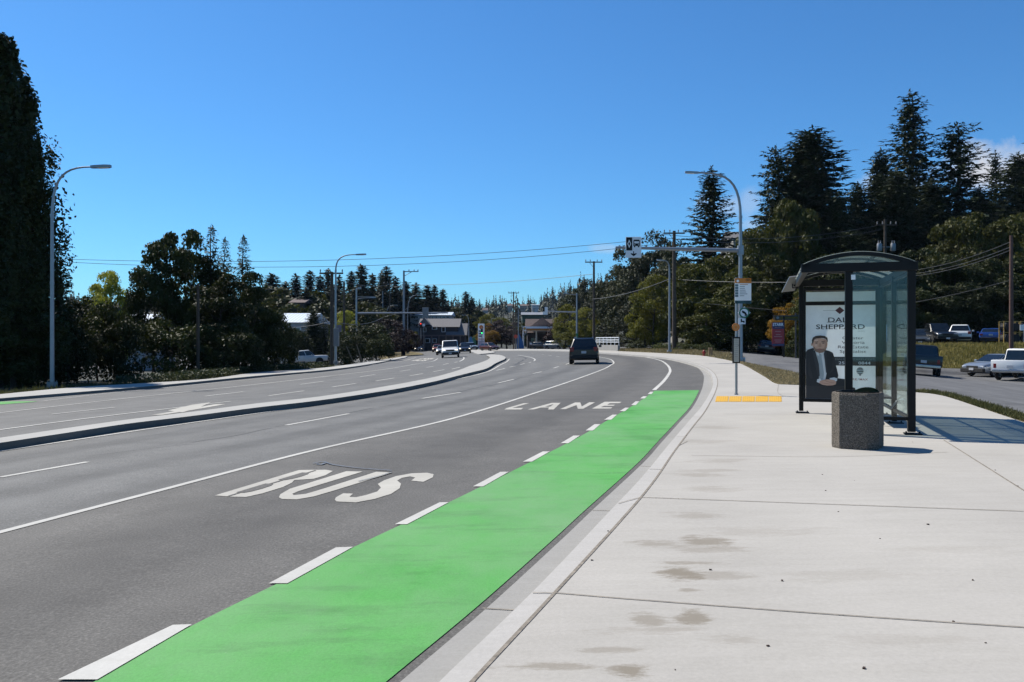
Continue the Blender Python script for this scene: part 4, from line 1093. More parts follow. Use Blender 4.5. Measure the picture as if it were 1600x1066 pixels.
ptext('DALE', 0, 188, 221, 215, 346, 'ink', .012); ptext('SHEPPARD', 0, 234, 266, 148, 413, 'ink', .012)
# little slab serifs
for x in (217, 247, 282, 318, 343): pshape([(x-8,219),(x+8,219),(x+8,222),(x-8,222)], 'ink')
for x in (186, 206, 222, 258, 292, 330, 352, 384): pshape([(x-6,264),(x+7,264),(x+7,267),(x-6,267)], 'ink')
pshape([(375,279),(413,279),(413,281),(375,281)], 'grey')
for s, x0, x1, y0, y1 in [('Greater',292,405,315,334),('Victoria',288,412,344,364),('Real Estate',268,432,374,394),('Specialist',278,420,404,424)]: ptext(s, 0, y0, y1, x0, x1, 'ink', .0)
pshape([(240,450),(470,450),(470,508),(240,508)], 'band')
ptext('DALESHEPPARD.COM', 0, 458, 471, 253, 462, 'grey', 0); ptext('250.', 0, 480, 499, 272, 327, 'signwhite', .01); ptext('0844', 0, 480, 499, 378, 443, 'signwhite', .01)
pshape(ell(387,542,19,24), 'grey'); pshape([(368,534),(406,534),(405,541),(369,541)], 'paper'); pshape([(370,550),(404,550),(401,556),(373,556)], 'paper'); pshape([(381,566),(393,566),(391,574),(383,574)], 'grey')
ptext('RE', 0, 590, 604, 345, 372, 'rred', .01); ptext('/', 0, 590, 604, 374, 381, 'rblue', .01); ptext('MAX', 0, 590, 604, 384, 429, 'rred', .01)
# the seated man of the advert, printed flat
pshape([(92,418),(102,404),(130,392),(150,402),(165,440),(185,442),(196,404),(222,412),(240,424),(247,450),(252,490),(262,530),(270,575),(266,592),(300,596),(322,606),(328,625),(328,642),(92,645)], 'suit')
pshape([(137,400),(150,396),(185,402),(196,406),(190,430),(200,470),(206,560),(198,606),(180,612),(165,600),(150,470),(140,425)], 'shirt')
pshape([(152,432),(168,428),(182,436),(178,450),(192,560),(188,600),(174,604),(164,590),(158,500),(154,452)], 'tie')
pshape([(138,398),(139,408),(165,436),(160,446),(148,428),(136,412)], 'shirt'); pshape([(196,402),(193,412),(176,436),(182,446),(194,428)], 'shirt')
pshape([(146,392),(188,392),(186,412),(166,428),(148,410)], 'skin2')
pshape([(127,352),(131,338),(140,330),(170,326),(200,332),(209,345),(211,366),(208,386),(200,408),(186,421),(168,424),(150,418),(138,402),(130,382)], 'skin')
pshape([(131,385),(139,384),(146,396),(165,398),(190,396),(200,386),(207,386),(200,409),(186,422),(168,425),(150,419),(138,403)], 'beard')
pshape([(156,398),(168,395),(184,398),(180,405),(168,407),(159,404)], 'lip')
pshape([(126,362),(125,340),(131,322),(146,312),(172,308),(196,312),(210,324),(213,343),(211,356),(207,342),(200,331),(186,326),(168,327),(148,329),(137,338),(131,366)], 'hair')
for x in (150, 188): pshape(ell(x, 359, 7, 3.2, 10), 'ink'); pshape([(x-11,350),(x,346),(x+10,349),(x+9,352),(x,350),(x-10,353)], 'hair')
pshape([(166,360),(173,360),(178,382),(172,386),(163,385),(160,381)], 'skin2')
pshape(ell(125,368,4,11,10), 'skin2')
pshape([(240,430),(246,450),(252,500),(244,540),(222,560),(236,520),(238,470)], 'ink'); pshape([(108,450),(118,520),(130,590),(120,600),(104,560)], 'ink')
pshape([(142,404),(150,440),(163,500),(168,575),(160,590),(146,520),(128,420)], 'lapel'); pshape([(196,408),(206,420),(204,470),(210,540),(203,560),(196,480),(190,430)], 'lapel')
pshape([(192,336),(206,345),(208,366),(204,388),(196,402),(190,398),(197,376),(196,352)], 'skin2'); pshape([(141,338),(160,333),(158,347),(142,349)], 'glow'); pshape([(140,368),(153,368),(152,380),(142,381)], 'glow')
pshape([(222,592),(246,586),(264,592),(262,610),(244,618),(226,612)], 'shirt'); pshape([(154,600),(172,594),(180,612),(168,626),(152,618)], 'shirt')
pshape([(168,612),(186,604),(206,600),(228,600),(250,606),(258,618),(256,632),(240,639),(208,641),(182,636),(166,626)], 'skin')
pshape([(196,604),(212,612),(230,618),(248,622),(246,626),(226,622),(206,616),(194,608)], 'skin2'); pshape([(182,622),(206,626),(232,632),(230,635),(204,630),(180,626)], 'skin2')
po.build('poster', PM, case)
mb = MB(); mb.box(((fx0+fx1)/2, yy, 2.22), (fx1-fx0-.10, .006, .18)); mb.build('header_panel', pm['paper'], case)
# ---------------------------------------------------------------- concrete bin
bp = P(1340, 703.5, .15); vdir = math.atan2(-bp.x, bp.y)
bp = bp+Vector((bp.x, bp.y, 0)).normalized()*.33; bp.z = g(bp.x, bp.y)+.15
BN = thing('litter_bin', 'square concrete litter bin with exposed pebbles and chamfered corners in front of the shelter', 'litter bin', bp, vdir-R(11))
def aggmat():
    m, nt, b = nodes('exposed_aggregate')
    v = objco(nt)
    vo_ = N(nt, 'ShaderNodeTexVoronoi', Scale=115.0); nt.links.new(v, vo_.inputs['Vector'])
    col = ramp(nt, [(0, (.075,.062,.048)), (.35, (.14,.115,.088)), (.75, (.19,.16,.125)), (1, (.29,.25,.21))], N(nt, 'ShaderNodeSeparateColor').outputs[0])
    sc = [n for n in nt.nodes if n.type == 'SEPARATE_COLOR'][0]; nt.links.new(vo_.outputs['Color'], sc.inputs[0])
    col = mixc(nt, 'MULTIPLY', col, ramp(nt, [(0, (1.1,)*3), (.55, (.75,)*3), (.8, (.35,)*3)], vo_.outputs['Distance']), 1.0)
    nt.links.new(col, b.inputs['Base Color']); b.inputs['Roughness'].default_value = .85
    inv = N(nt, 'ShaderNodeMath', operation='SUBTRACT'); inv.inputs[0].default_value = 1; nt.links.new(vo_.outputs['Distance'], inv.inputs[1])
    bump(nt, b, inv.outputs[0], .7, .012); return m
def cham(w, c): h = w/2; return [(h-c,-h),(h,-h+c),(h,h-c),(h-c,h),(-h+c,h),(-h,h-c),(-h,-h+c),(-h+c,-h)]
mb = MB(); o8 = cham(.66, .14); hb = .725
def ring8(o, z): return [(x, y, z) for x, y in o]
prof = [(.56,.12,-.02),(.575,.121,.02),(.58,.123,.04),(.58,.123,hb-.03),(.568,.12,hb),(.49,.105,hb),(.48,.105,hb-.05),(.47,.105,.35)]
vs = []
for w, c, z in prof: vs += ring8(cham(w, c), z)
mb.add(vs, [(i*8+k, i*8+(k+1)%8, (i+1)*8+(k+1)%8, (i+1)*8+k) for i in range(len(prof)-1) for k in range(8)]+[tuple(range(len(vs)-8, len(vs)))])
mb.build('bin_body', aggmat(), BN)
mb = MB(); vs = []
for w, c, z in [(.482,.105,hb-.04),(.492,.105,hb+.012),(.45,.10,hb+.012),(.44,.10,hb-.04)]: vs += ring8(cham(w, c), z)
mb.add(vs, [(i*8+k, i*8+(k+1)%8, (i+1)*8+(k+1)%8, (i+1)*8+k) for i in range(3) for k in range(8)]); mb.build('liner_rim', M['black'], BN)
mb = MB(); vs = []; nn_ = 14
for i in range(7):
    for k in range(nn_):
        a = math.pi*k/(nn_-1); r = .2*math.sin(math.pi/2*i/6)
        vs.append((.10+.17*math.cos(a)*math.sin(math.pi/2*(i+.2)/6.2), -.02+.05*math.cos(math.pi/2*i/6)-.12*math.sin(a)*(i/6), hb-.03+.10*math.sin(a)*math.sin(math.pi/2*(i+.2)/6.2)+.03*math.cos(a)))
mb.add(vs, [(i*nn_+k, i*nn_+k+1, (i+1)*nn_+k+1, (i+1)*nn_+k) for i in range(6) for k in range(nn_-1)], 0, True)
mb.build('lid', flat('green_plastic', (.02,.12,.09), .4), BN)
# litter
mb = MB()
for u, v in [(1110,891),(925,876),(1055,1047),(1335,751),(1290,767),(1285,742),(1520,907),(1540,1005),(1490,972),(1375,842),(1590,760),(1450,820),(1222,908),(1426,691),(1350,1045),(950,830),(700,930),(389,1001),(382,996),(1200,1010),(1310,800),(1555,735),(1060,780)]:
    p = P(u, v, .15 if u > 720 else .0); s = rng.uniform(.004, .011); mb.box((p.x, p.y, p.z+s*.35), (s*1.6, s, s*.7), 0, Matrix.Rotation(rng.random()*6, 3, 'Z'))
tag(mb.build('leaf_litter', flat('dry_leaf', (.07,.04,.03), .9)), 'specks of dead leaf and grit scattered on the pavement', 'litter', kind='stuff')
# ---------------------------------------------------------------- bus stop pole
b0 = P(1150.5, 617, .15); dp = b0.y
zpx = lambda v, d=None: EYE-(v-533)/F*(d or dp)-b0.z
BS = thing('bus_stop_pole', 'thin steel bus stop pole carrying orange and white route flag at the tactile strip', 'bus stop', b0)
mb = MB(); mb.cyl((0,0,-.05), (0,0,zpx(434)), .032, n=10); mb.cyl((0,0,0), (0,0,.03), .05, n=10); mb.build('pole', M['galv'], BS)
k1 = dp/F
def sgn(x0, x1, y0, y1, name, mat, yof=-.045, th=.008, parent=BS, bev=.0):
    mb = MB(); mb.box(((x0+x1)/2*k1, yof, (zpx(y0)+zpx(y1))/2), ((x1-x0)*k1, th, zpx(y0)-zpx(y1)), bev=bev); return mb.build(name, M[mat], parent)
fl = sgn(-3.2, 22.5, 435, 473.5, 'route_flag', 'signwhite')
mb = MB()
yf = -.0505
def bx(mb, x0, x1, y0, y1, mi, yo=yf, th=.002): mb.box(((x0+x1)/2*k1, yo, (zpx(y0)+zpx(y1))/2), ((x1-x0)*k1, th, zpx(y0)-zpx(y1)), mi)
bx(mb, -3.2, 22.5, 435, 443, 0); bx(mb, -3.2, 22.5, 470, 474.6, 1)
for k in range(5): bx(mb, -2.8, 2.2, 444.5+k*4.1, 448+k*4.1, 2)
mb.lathe([(0,0),(2.1*k1,0)], 14, 3, Matrix.Translation((1.5*k1, yf-.003, zpx(439.5)))@RX(90))
for k, (w, mi) in enumerate([(13,0),(8,4),(8,4),(9,4),(10,4),(12,4),(7,4)]): bx(mb, 4.5, 4.5+w, 444.6+k*2.9, 445.5+k*2.9, mi)
bx(mb, 14, 20, 437, 438.6, 3); bx(mb, 13, 21, 471.6, 472.8, 2); bx(mb, -1.5, .5, 471, 473.6, 3)
mb.build('route_panel', [M['orange'], M['teal'], M['slate'], M['signwhite'], M['grey']], fl)
mb = MB(); mb.lathe([(0,.006),(.098,.006),(.10,0),(.098,-.006),(0,-.006)], 24, 0, Matrix.Translation((-1.5*k1, -.045, zpx(511.3)))@RX(90)); mb.lathe([(.045,.0075),(.065,.0075)], 18, 1, Matrix.Translation((-1.5*k1,-.045,zpx(511.3)))@RX(90)); mb.build('fare_disc', [M['orange'], flat('disc_mark', (.62,.36,.18), .5)], BS)
cs_ = sgn(-7, 4.5, 526.5, 567.5, 'timetable_case', 'black', -.06, .05, BS, .006)
mb = MB(); bx(mb, -5.3, 2.8, 529, 565.5, 0, -.0865); 
for k in range(9): bx(mb, -4.4, 1.4, 531.5+k*3.2, 532+k*3.2, 1, -.088)
bx(mb, 1.0, 2.2, 538.5, 541, 1, -.088)
mb.build('timetable', [flat('timetable_paper', (.50,.53,.50), .35), M['grey']], cs_)
# ---------------------------------------------------------------- street lamps
def arc(p0, p1, h, n=10, bulge=.55):
    """swan neck from the pole top p0 to the lantern p1"""
    out = []
    c1 = p0+Vector((0,0,h)); c2 = p0+(p1-p0)*.35; c2.z = p1.z
    for k in range(n+1):
        t = k/n; out.append(p0*(1-t)**3+c1*3*t*(1-t)**2+c2*3*t*t*(1-t)+p1*t**3)
    return out
def lampost(px, yb, ykink, arm, label, base=.12, r=.11, mat='galv', d=None, depth_end=0.0, group=None, fade=1.0):
    """px/yb: foot; ykink: where the curve starts; arm: survey point of the lantern"""
    b = P(px, yb, base) if d is None else D(px, yb, d)
    dd = b.y; t = thing('street_lamp', label, 'street lamp', b, 0, group)
    H = lambda v: EYE-(v-533)/F*dd-b.z
    X = lambda u: (u-px)/F*dd
    hk = H(ykink); mb = MB()
    mb.tube([(0,0,-.1),(0,0,hk*.62),(0,0,hk)], [r, r*.82, r*.68], 10)
    mb.cyl((0,0,hk*.60), (0,0,hk*.60+.12), r*.95, n=10); mb.cyl((0,0,hk-.05), (0,0,hk+.1), r*.82, n=10)
    e = Vector((X(arm[0]), depth_end, H(arm[1])))
    cv = arc(Vector((0,0,hk)), e, (e.z-hk)*.85)
    mb.tube(cv, [r*.66-(r*.30)*k/10 for k in range(11)], 8); mb.build('pole', M[mat], t)
    mb = MB(); mb.box((0,0,.10), (r*3.4,r*3.4,.24), bev=.02)
    for i in (-1,1):
        for j in (-1,1): mb.cyl((i*r*1.3, j*r*1.3, .2), (i*r*1.3, j*r*1.3, .27), .02, n=6)
    mb.build('footing', M['gutter'] if base < .14 else M[mat], t)
    dr = (cv[-1]-cv[-2]).normalized(); s = 1 if e.x > 0 else -1
    mb = MB(); lh = .85
    out = [(0,-.06),(.18*lh,-.11),(.72*lh,-.15),(lh,-.07),(lh,.07),(.72*lh,.15),(.18*lh,.11),(0,.06)]
    an = math.atan2(dr.y, dr.x)
    mm = Matrix.Translation(cv[-1]-Vector((0,0,.02)))@Matrix.Rotation(an, 4, 'Z')@Matrix.Rotation(R(-2), 4, 'Y')
    mb.prism(out, -.035, .075, 0, mm); mb.prism([(.3,-.1),(.75,-.1),(.75,.1),(.3,.1)], -.05, -.036, 1, mm)
    mb.build('lantern', [M[mat], M['signwhite']], t)
    return t, H, X, dd
t1, H1, X1, d1 = lampost(81.5, 605, 338, (142,261), 'curved grey street lamp at far left in front of the tall columnar trees', .1, .092)
t2, H2, X2, d2 = lampost(524.5, 568.5, 424, (556,398), 'curved grey street lamp with grey cabinets on its post beside the silver pickup', .1, .10, d=68)
mb = MB(); mb.box((X2(526.5), -.2, (H2(513)+H2(541))/2), ((8)/F*d2, .28, H2(513)-H2(541)), bev=.02); mb.build('cabinet', M['grey'], t2)
mb = MB(); mb.box((X2(530.5), -.1, (H2(508)+H2(519))/2), ((6)/F*d2, .2, H2(508)-H2(519)), bev=.02); mb.build('cabinet', flat('cabinet_lilac', (.22,.2,.26), .6), t2)
t3, H3, X3, d3 = lampost(637, 552, 490, (653,461), 'curved grey street lamp in front of the purple-leaved trees', .1, .13, 'galv_far')
lampost(604, 540, 495, (616,477), 'small far curved street lamp behind the purple-leaved trees', 0, .13, 'galv_far', d=185)
lampost(732.5, 545, 508, (727,492.5), 'far street lamp with arm bent left by the tall filling station sign', 0, .14, 'galv_far', d=200)
lampost(768, 540, 500, (771,498), 'far street lamp above the dark red trees', 0, .13, 'galv_far', d=240)
lampost(1046, 551.5, 425, (1036,408), 'slim grey street lamp beside the dark wooden pole with crossarm', .15, .11, 'galv_far', depth_end=-.4)
LP, HL, XL_, dL = lampost(1157, 564.5, 340, (1092,270), 'tall grey street lamp with overhead arm holding the bus lane sign', .15, .14, 'galv')
kL = dL/F
mb = MB(); mb.tube([(0,0,HL(391.5)),(XL_(1060),0,HL(389.2)),(XL_(962),0,HL(386.8))], [.13,.11,.075], 10); mb.cyl((0,0,HL(398)), (0,0,HL(384)), .20, n=12); mb.build('mast_arm', M['galv'], LP)
mb = MB(); mb.box((XL_(989.3), -.14, HL(387)), (24.5*kL, .03, 32.5*kL), bev=.01); sg = mb.build('bus_lane_sign', M['signwhite'], LP)
mb = MB()
MS = Matrix(((1,0,0,0),(0,0,1,-.160),(0,1,0,0),(0,0,0,1)))
def sb(pts, mi, lay=0):
    m = MS.copy(); m[1][3] -= .004*lay
    q = [(XL_(u), HL(v)) for u, v in pts]; tri = tessellate_polygon([[Vector((x, z, 0)) for x, z in q]]); fs = []
    for t in tri:
        a, b, c = (q[i] for i in t); cr = (b[0]-a[0])*(c[1]-a[1])-(b[1]-a[1])*(c[0]-a[0]); fs.append(tuple(t) if cr > 0 else tuple(t[::-1]))
    mb.add([m@Vector((x, z, 0)) for x, z in q], fs, mi)
sb([(978,371.6),(987.3,371.6),(987.3,392),(978,392)], 0)
sb([(982.6,375),(985.6,381.5),(982.6,388),(979.6,381.5)], 1, 1); sb([(982.6,378.2),(984.2,381.5),(982.6,384.8),(981,381.5)], 0, 2)
sb([(989.2,376.5),(990.2,375.2),(998,375.2),(999,376.5),(999.2,385),(989,385)], 0); sb([(990.4,377.6),(997.8,377.6),(997.8,381),(990.4,381)], 1, 1)
sb([(990,385),(992,385),(992,387),(990,387)], 0); sb([(996.2,385),(998.2,385),(998.2,387),(996.2,387)], 0)
for u in (990.6, 996.6): sb([(u,382.6),(u+1.2,382.6),(u+1.2,383.8),(u,383.8)], 1, 1)
sb([(988.8,393.2),(990.2,393.2),(990.2,397),(994,396),(994,397.6),(989.5,401),(985,397.6),(985,396),(988.8,397)], 0)
mb.build('symbol', [M['black'], M['signwhite']], sg)
mb = MB(); s_ = 10.2*kL
MS[1][3] = -.200
cz = HL(489)
mb.box((XL_(1161.5), -.18, cz), (s_*1.36, .02, s_*1.36), 0, Matrix.Rotation(R(45), 3, 'Y')); pl = mb.build('diamond_sign', M['signwhite'], LP)
mb = MB(); mr_ = Matrix.Translation((XL_(1161.5), -.196, cz))@RX(90)
mb.lathe([(s_*.60,0),(s_*.80,0)], 28, 0, mr_)
MS[1][3] = -.198
def sb2(pts): 
    return [(XL_(u), HL(v)) for u, v in pts]
sb([(1157.5,487.5),(1158.5,485.5),(1161,486.5),(1164,488.5),(1165.5,491.5),(1166.5,491.5),(1164.5,494.5),(1161.5,493),(1162.8,492.4),(1161.5,490.5),(1159.2,489.5)], 1)
mb.build('symbol', [M['signgreen'], M['black']], pl)
mb = MB(); mb.box((XL_(1158), -.18, HL(502)), (11*kL, .02, 9.5*kL)); pl2 = mb.build('lane_sign', M['signwhite'], LP)
mb = MB(); sb([(1156,498.5),(1158,498.5),(1158,501.5),(1162,501.5),(1162,504.5),(1160,504.5),(1160,503.5),(1157.5,503.5),(1156,504.5)], 0); mb.build('symbol', M['black'], pl2)
# ---------------------------------------------------------------- utility poles and cables
def upole(px, yb, yt, d, label, r=.16, mat='wood', cross=None, base=None, cat='utility pole', extra=None):
    top = D(px, yt, d); x, y = top.x, top.y; z0 = g(x, y)-.1
    t = thing('utility_pole', label, cat, (x, y, z0)); h = top.z-z0
    mb = MB(); mb.tube([(0,0,-.3),(0,0,h*.5),(0,0,h)], [r*1.15, r, r*.8], 9); mb.build('pole', M[mat], t)
    for (u0, u1, v) in cross or []:
        mb = MB(); zc = h-(v-yt)/F*d; x0, x1 = (u0-px)/F*d, (u1-px)/F*d
        mb.box(((x0+x1)/2, -r*.9-.06, zc), (x1-x0, .11, .14), bev=.01)
        mb.tube([((x0*.55+x1*.0), -r-.05, zc), (0, -r*.7, zc-.8)], .025, 5)
        cr_ = mb.build('crossarm', M['wood'], t)
        mb = MB()
        for k in (.04, .3, .7, .96): mb.lathe([(0,.30),(.04,.28),(.07,.2),(.045,.14),(.07,.08),(.03,.06),(.03,0)], 8, 0, Matrix.Translation((x0+(x1-x0)*k, -r*.9-.06, zc+.07)))
        mb.build('insulator', M['grey'], cr_)
    return t, h, d
upole(928, 530, 408.5, 112, 'wooden utility pole with single crossarm behind the bridge railing', .17, 'wood', [(914,941,410)])
U2, h2, _ = upole(1053.5, 549, 361, 84, 'dark wooden utility pole with crossarm beside the slim grey lamp', .2, 'wood', [(1036,1069,365)])
upole(1580, 553, 368, 66, 'reddish wooden pole at the right end of the upper car park', .15, 'wood_red')
U4, h4, d4 = upole(1383, 540, 343, 90, 'green-grey utility pole with transformers rising behind the shelter roof', .17, 'wood', [(1368,1400,352)])
k4 = d4/F
for s, x in (('l', -9.5), ('r', 12)):
    mb = MB(); zt = h4-(379-343)*k4; mb.lathe([(0,0),(.24,0),(.27,.05),(.27,.75),(.24,.82),(0,.85)], 14, 0, Matrix.Translation((x*k4, -.1, zt-.95)))
    for q in (-.12, .12): mb.lathe([(.03,0),(.06,.05),(.035,.1),(.06,.15),(.02,.32)], 8, 0, Matrix.Translation((x*k4+q, -.1, zt-.1)))
    mb.box((x*k4*.5, -.08, zt-.5), (abs(x)*k4, .06, .08)); mb.build('transformer', M['galv_far'], U4)
upole(309.5, 560, 444, 47, 'weathered grey wooden pole standing inside the dark clump of trees', .09, 'wood')
upole(518.5, 566, 425, 74, 'dark wooden utility pole just left of the second curved street lamp', .17, 'wood', [(500,537,427.5)])
upole(537.5, 520, 440, 118, 'short brown pole showing between the second lamp and the mast arm', .17, 'wood')
upole(609, 520, 440, 175, 'slim far pole above the purple-leaved trees', .15, 'wood', [(600,618,443)])
upole(598, 520, 455, 190, 'thin grey far pole left of the purple-leaved trees', .12, 'galv_far')
t, h, d = upole(631, 553, 423, 135, 'tall pole with a long arm at its top pointing right, dark at its foot', .19, 'galv_far')
kk = d/F; mb = MB(); mb.box((11*kk, 0, h-1.5*kk), (24*kk, .14, .14)); mb.tube([(0,0,h-9*kk),(12*kk,0,h-2*kk)], .05, 5)
for q in (8, 16, 22): mb.lathe([(0,.35),(.06,.3),(.09,.1),(.04,0)], 8, 0, Matrix.Translation((q*kk, 0, h-1*kk)))
mb.build('line_arm', M['galv_far'], t)
mb = MB(); mb.cyl((0,-.0,0), (0,0,2.2), .26, n=10); mb.build('foot_sleeve', M['black'], t)
upole(802.5, 545, 456, 178, 'tall thin wooden pole left of the filling station canopy', .15, 'wood', [(794,811,458)])
upole(805.5, 545, 470, 182, 'second thin pole left of the canopy, close by the red disc', .13, 'wood')
upole(810, 545, 482, 190, 'short grey pole left of the filling station canopy', .13, 'galv_far', [(804,819,483)])
# wooden guy stakes in the hedge, marker posts
for (a, b_, l) in [((541,541),(554,565),'pale leaning guy wire guard in the hedge, left one'), ((557,538),(567,562),'pale leaning guy wire guard in the hedge, right one')]:
    d = 80; p = D(*a, d); q = D(*b_, d); q.z = g(q.x, q.y)
    o = MB(); c = q; o.tube([Vector((0,0,-.1)), p-c], .05, 6); tag(o.build('guy_guard', flat('guard_wood', (.22,.17,.12), .8), None, loc=c), l, 'guy wire')
def cable(name, pts, label, r=.022, sag=0.0, n=16):
    pts = [Vector(p) for p in pts]; w = []
    for a, b_ in zip(pts, pts[1:]):
        for k in range(n+1):
            t = k/n; q = a.lerp(b_, t); q.z -= sag*4*t*(1-t)*(b_-a).length/50; w.append(q)
    c = w[0].copy(); mb = MB(); mb.tube([q-c for q in w], r, 5); return tag(mb.build(name, M['wire'], None, loc=c), label, 'cable', 'overhead cables')
cable('cable', [D(100,405,78), D(1034,372,84)], 'upper of two long cables crossing the sky over the road', .022, .9)
cable('cable', [D(100,409.5,78), D(1040,380,84)], 'lower of two long cables crossing the sky over the road', .022, 1.1)
cable('cable', [D(631,446,135), D(926,428.5,112)], 'cable from the tall arm pole to the wooden pole by the bridge railing', .03, .5)
cable('cable', [D(926,467.5,112), D(1049,435,84)], 'sagging cable from the bridge railing pole to the dark wooden pole', .03, .7)
cable('cable', [D(1060,437,84), D(1258,441,66), D(1430,445,80)], 'pale cable passing behind the bus stop flag', .02, .3)
cable('cable', [D(1049,468,84), D(1230,486,78)], 'faint low cable behind the bus stop flag', .018, .3)
cable('cable', [D(1033,366,84), D(1374,352,90)], 'upper cable from the dark wooden pole to the transformer pole', .026, 1.8)
cable('cable', [D(1040,372,84), D(1376,359,90)], 'lower cable from the dark wooden pole to the transformer pole', .026, 1.8)
for k, (a, b_) in enumerate([((1579,378),(1395,425)), ((1579,386),(1395,430)), ((1579,391),(1395,433))]):
    cable('cable', [D(*a, 66), D(*b_, 88)], ['topmost','middle','lowest'][k]+' of three cables sloping from the reddish pole to the transformer pole', .024, 1.2)
cable('cable', [D(1579,438,66), D(1395,478,80)], 'single cable low on the reddish pole sloping left', .02, .6)
cable('cable', [D(380,455,70), D(518,443,74)], 'cable from the dark clump to the wooden pole by the second lamp', .02, .5)
cable('cable', [D(455,512,80), D(518,502,74), D(600,495,120), D(640,480,135)], 'low cable passing the second lamp and the mast arm', .025, .7)
cable('cable', [D(537,440,118), D(609,444,175), D(631,445,135)], 'cable in front of the left hill', .03, .5)
# ---------------------------------------------------------------- signal masts far down the road
def dev(px, u, d): return (u-px)/F*d
def mast(px, yb, yt, d, arm, label, extra=()):
    top = D(px, yt, d); z0 = g(top.x, top.y); t = thing('signal_mast', label, 'signal mast', (top.x, top.y, z0)); k = d/F
    Z = lambda v: EYE-(v-533)*k-z0
    mb = MB(); mb.tube([(0,0,-.2),(0,0,Z(yt))], [.17,.12], 10); mb.build('pole', M['galv'], t)
    if arm:
        mb = MB(); mb.tube([(0,0,Z(arm[1])), (dev(px, arm[0], d), 0, Z(arm[2]))], [.15,.10], 8); mb.build('mast_arm', M['galv'], t)
    return t, Z, k
tm, Z, k = mast(557, 552, 450, 130, (700,489.5,489), 'pale signal mast with long horizontal arm over the left carriageway')
mb = MB(); mb.box((dev(557,665,130), -.2, Z(488.5)), (9.5*k, .08, 16*k), bev=.02); mb.build('hanging_sign', M['grey'], tm)
mb = MB(); mb.tube(arc(Vector((0,0,Z(470))), Vector((dev(557,580,130),0,Z(465.5))), 3.5*k, 8), .06, 6); mb.tube([(0,0,Z(464)),(dev(557,585,130),0,Z(464))], .05, 6); mb.box((dev(557,583,130),0,Z(465)), (.9,.3,.15)); mb.build('lamp_arm', M['galv'], tm)
mb = MB(); mb.tube([(0,0,Z(452)),(dev(557,563,130),0,Z(450.5))], .05, 6); mb.box((dev(557,562,130),-.1,Z(450.5)), (.5,.3,.3)); mb.build('camera_arm', M['galv'], tm)
tm, Z, k = mast(901.5, 548, 458, 118, None, 'grey pole with left pointing arm carrying a white bus lane sign by the bridge railing')
mb = MB(); mb.tube([(0,0,Z(488)),(dev(901.5,852,118),0,Z(486.5))], [.11,.07], 8); mb.build('mast_arm', M['galv'], tm)
mb = MB(); mb.tube([(0,0,Z(461)),(dev(901.5,880,118),0,Z(459))], .05, 6); mb.box((dev(901.5,884,118),0,Z(459)), (.8,.25,.12)); mb.build('lamp_arm', M['galv'], tm)
mb = MB(); mb.box((dev(901.5,852,118), -.15, Z(486)), (7.5*k, .05, 12*k)); q = mb.build('bus_lane_sign', M['signwhite'], tm)
mb = MB(); mb.box((dev(901.5,849.5,118), -.18, Z(483.5)), (3*k, .01, 7*k)); mb.build('symbol', M['black'], q)
mb = MB(); mb.box((0, -.16, Z(523.5)), (3.4*k, .03, 5*k)); mb.box((0, -.16, Z(529.5)), (3.4*k, .03, 4*k)); mb.build('street_sign', M['signgreen'], tm)
def signal(u, v, d, label, lit, arm=None):
    p = D(u, v, d); z0 = g(p.x, p.y); t = thing('traffic_signal', label, 'traffic signal', (p.x, p.y, z0)); k = d/F
    h = p.z-z0; mb = MB(); mb.cyl((0,.2,-.2), (0,.2,h+1.0), .09, n=8); mb.build('pole', M['galv_far'], t)
    mb = MB(); mb.box((0,0,h), (.42,.3,1.2), bev=.04); hd = mb.build('signal_head', M['black'], t)
    for i in range(3):
        mb = MB(); mb.lathe([(0,.02),(.13,0)], 12, 0, Matrix.Translation((0,-.17,h+.36-.36*i))@RX(90)); mb.build('lens', M[('redlit' if lit == 'red' and i == 0 else 'greenlit' if lit == 'green' and i == 2 else 'blackmat')], hd)
    return t
signal(657.5, 508.5, 190, 'traffic signal showing red in front of the timbered house', 'red')
signal(753, 518, 185, 'traffic signal showing green beside the tall filling station sign', 'green')
# yellow/white backing plate next to the red one, red disc by the canopy
p = D(662, 508, 189); t = thing('plate_sign', 'small pale square sign right of the red traffic signal', 'sign', (p.x, p.y, g(p.x, p.y)))
h = p.z-g(p.x, p.y); mb = MB(); mb.cyl((0,.05,0), (0,.05,h+.3), .05, n=6); mb.build('pole', M['galv_far'], t); mb = MB(); mb.box((0,0,h), (.6,.03,.6)); mb.build('plate', M['signwhite'], t)
p = D(805.8, 526, 172); t = thing('disc_sign', 'red disc sign on a post left of the filling station canopy', 'sign', (p.x, p.y, g(p.x, p.y)))
h = p.z-g(p.x, p.y); mb = MB(); mb.cyl((0,.06,0), (0,.06,h+.3), .05, n=6); mb.build('pole', M['galv_far'], t); mb = MB(); mb.lathe([(0,.01),(.42,.01),(.42,-.01)], 8, 0, Matrix.Translation((0,0,h))@RX(90)@Matrix.Rotation(R(22.5), 4, 'Z')); mb.build('plate', flat('red_disc', (.62,.07,.03), .5), t)
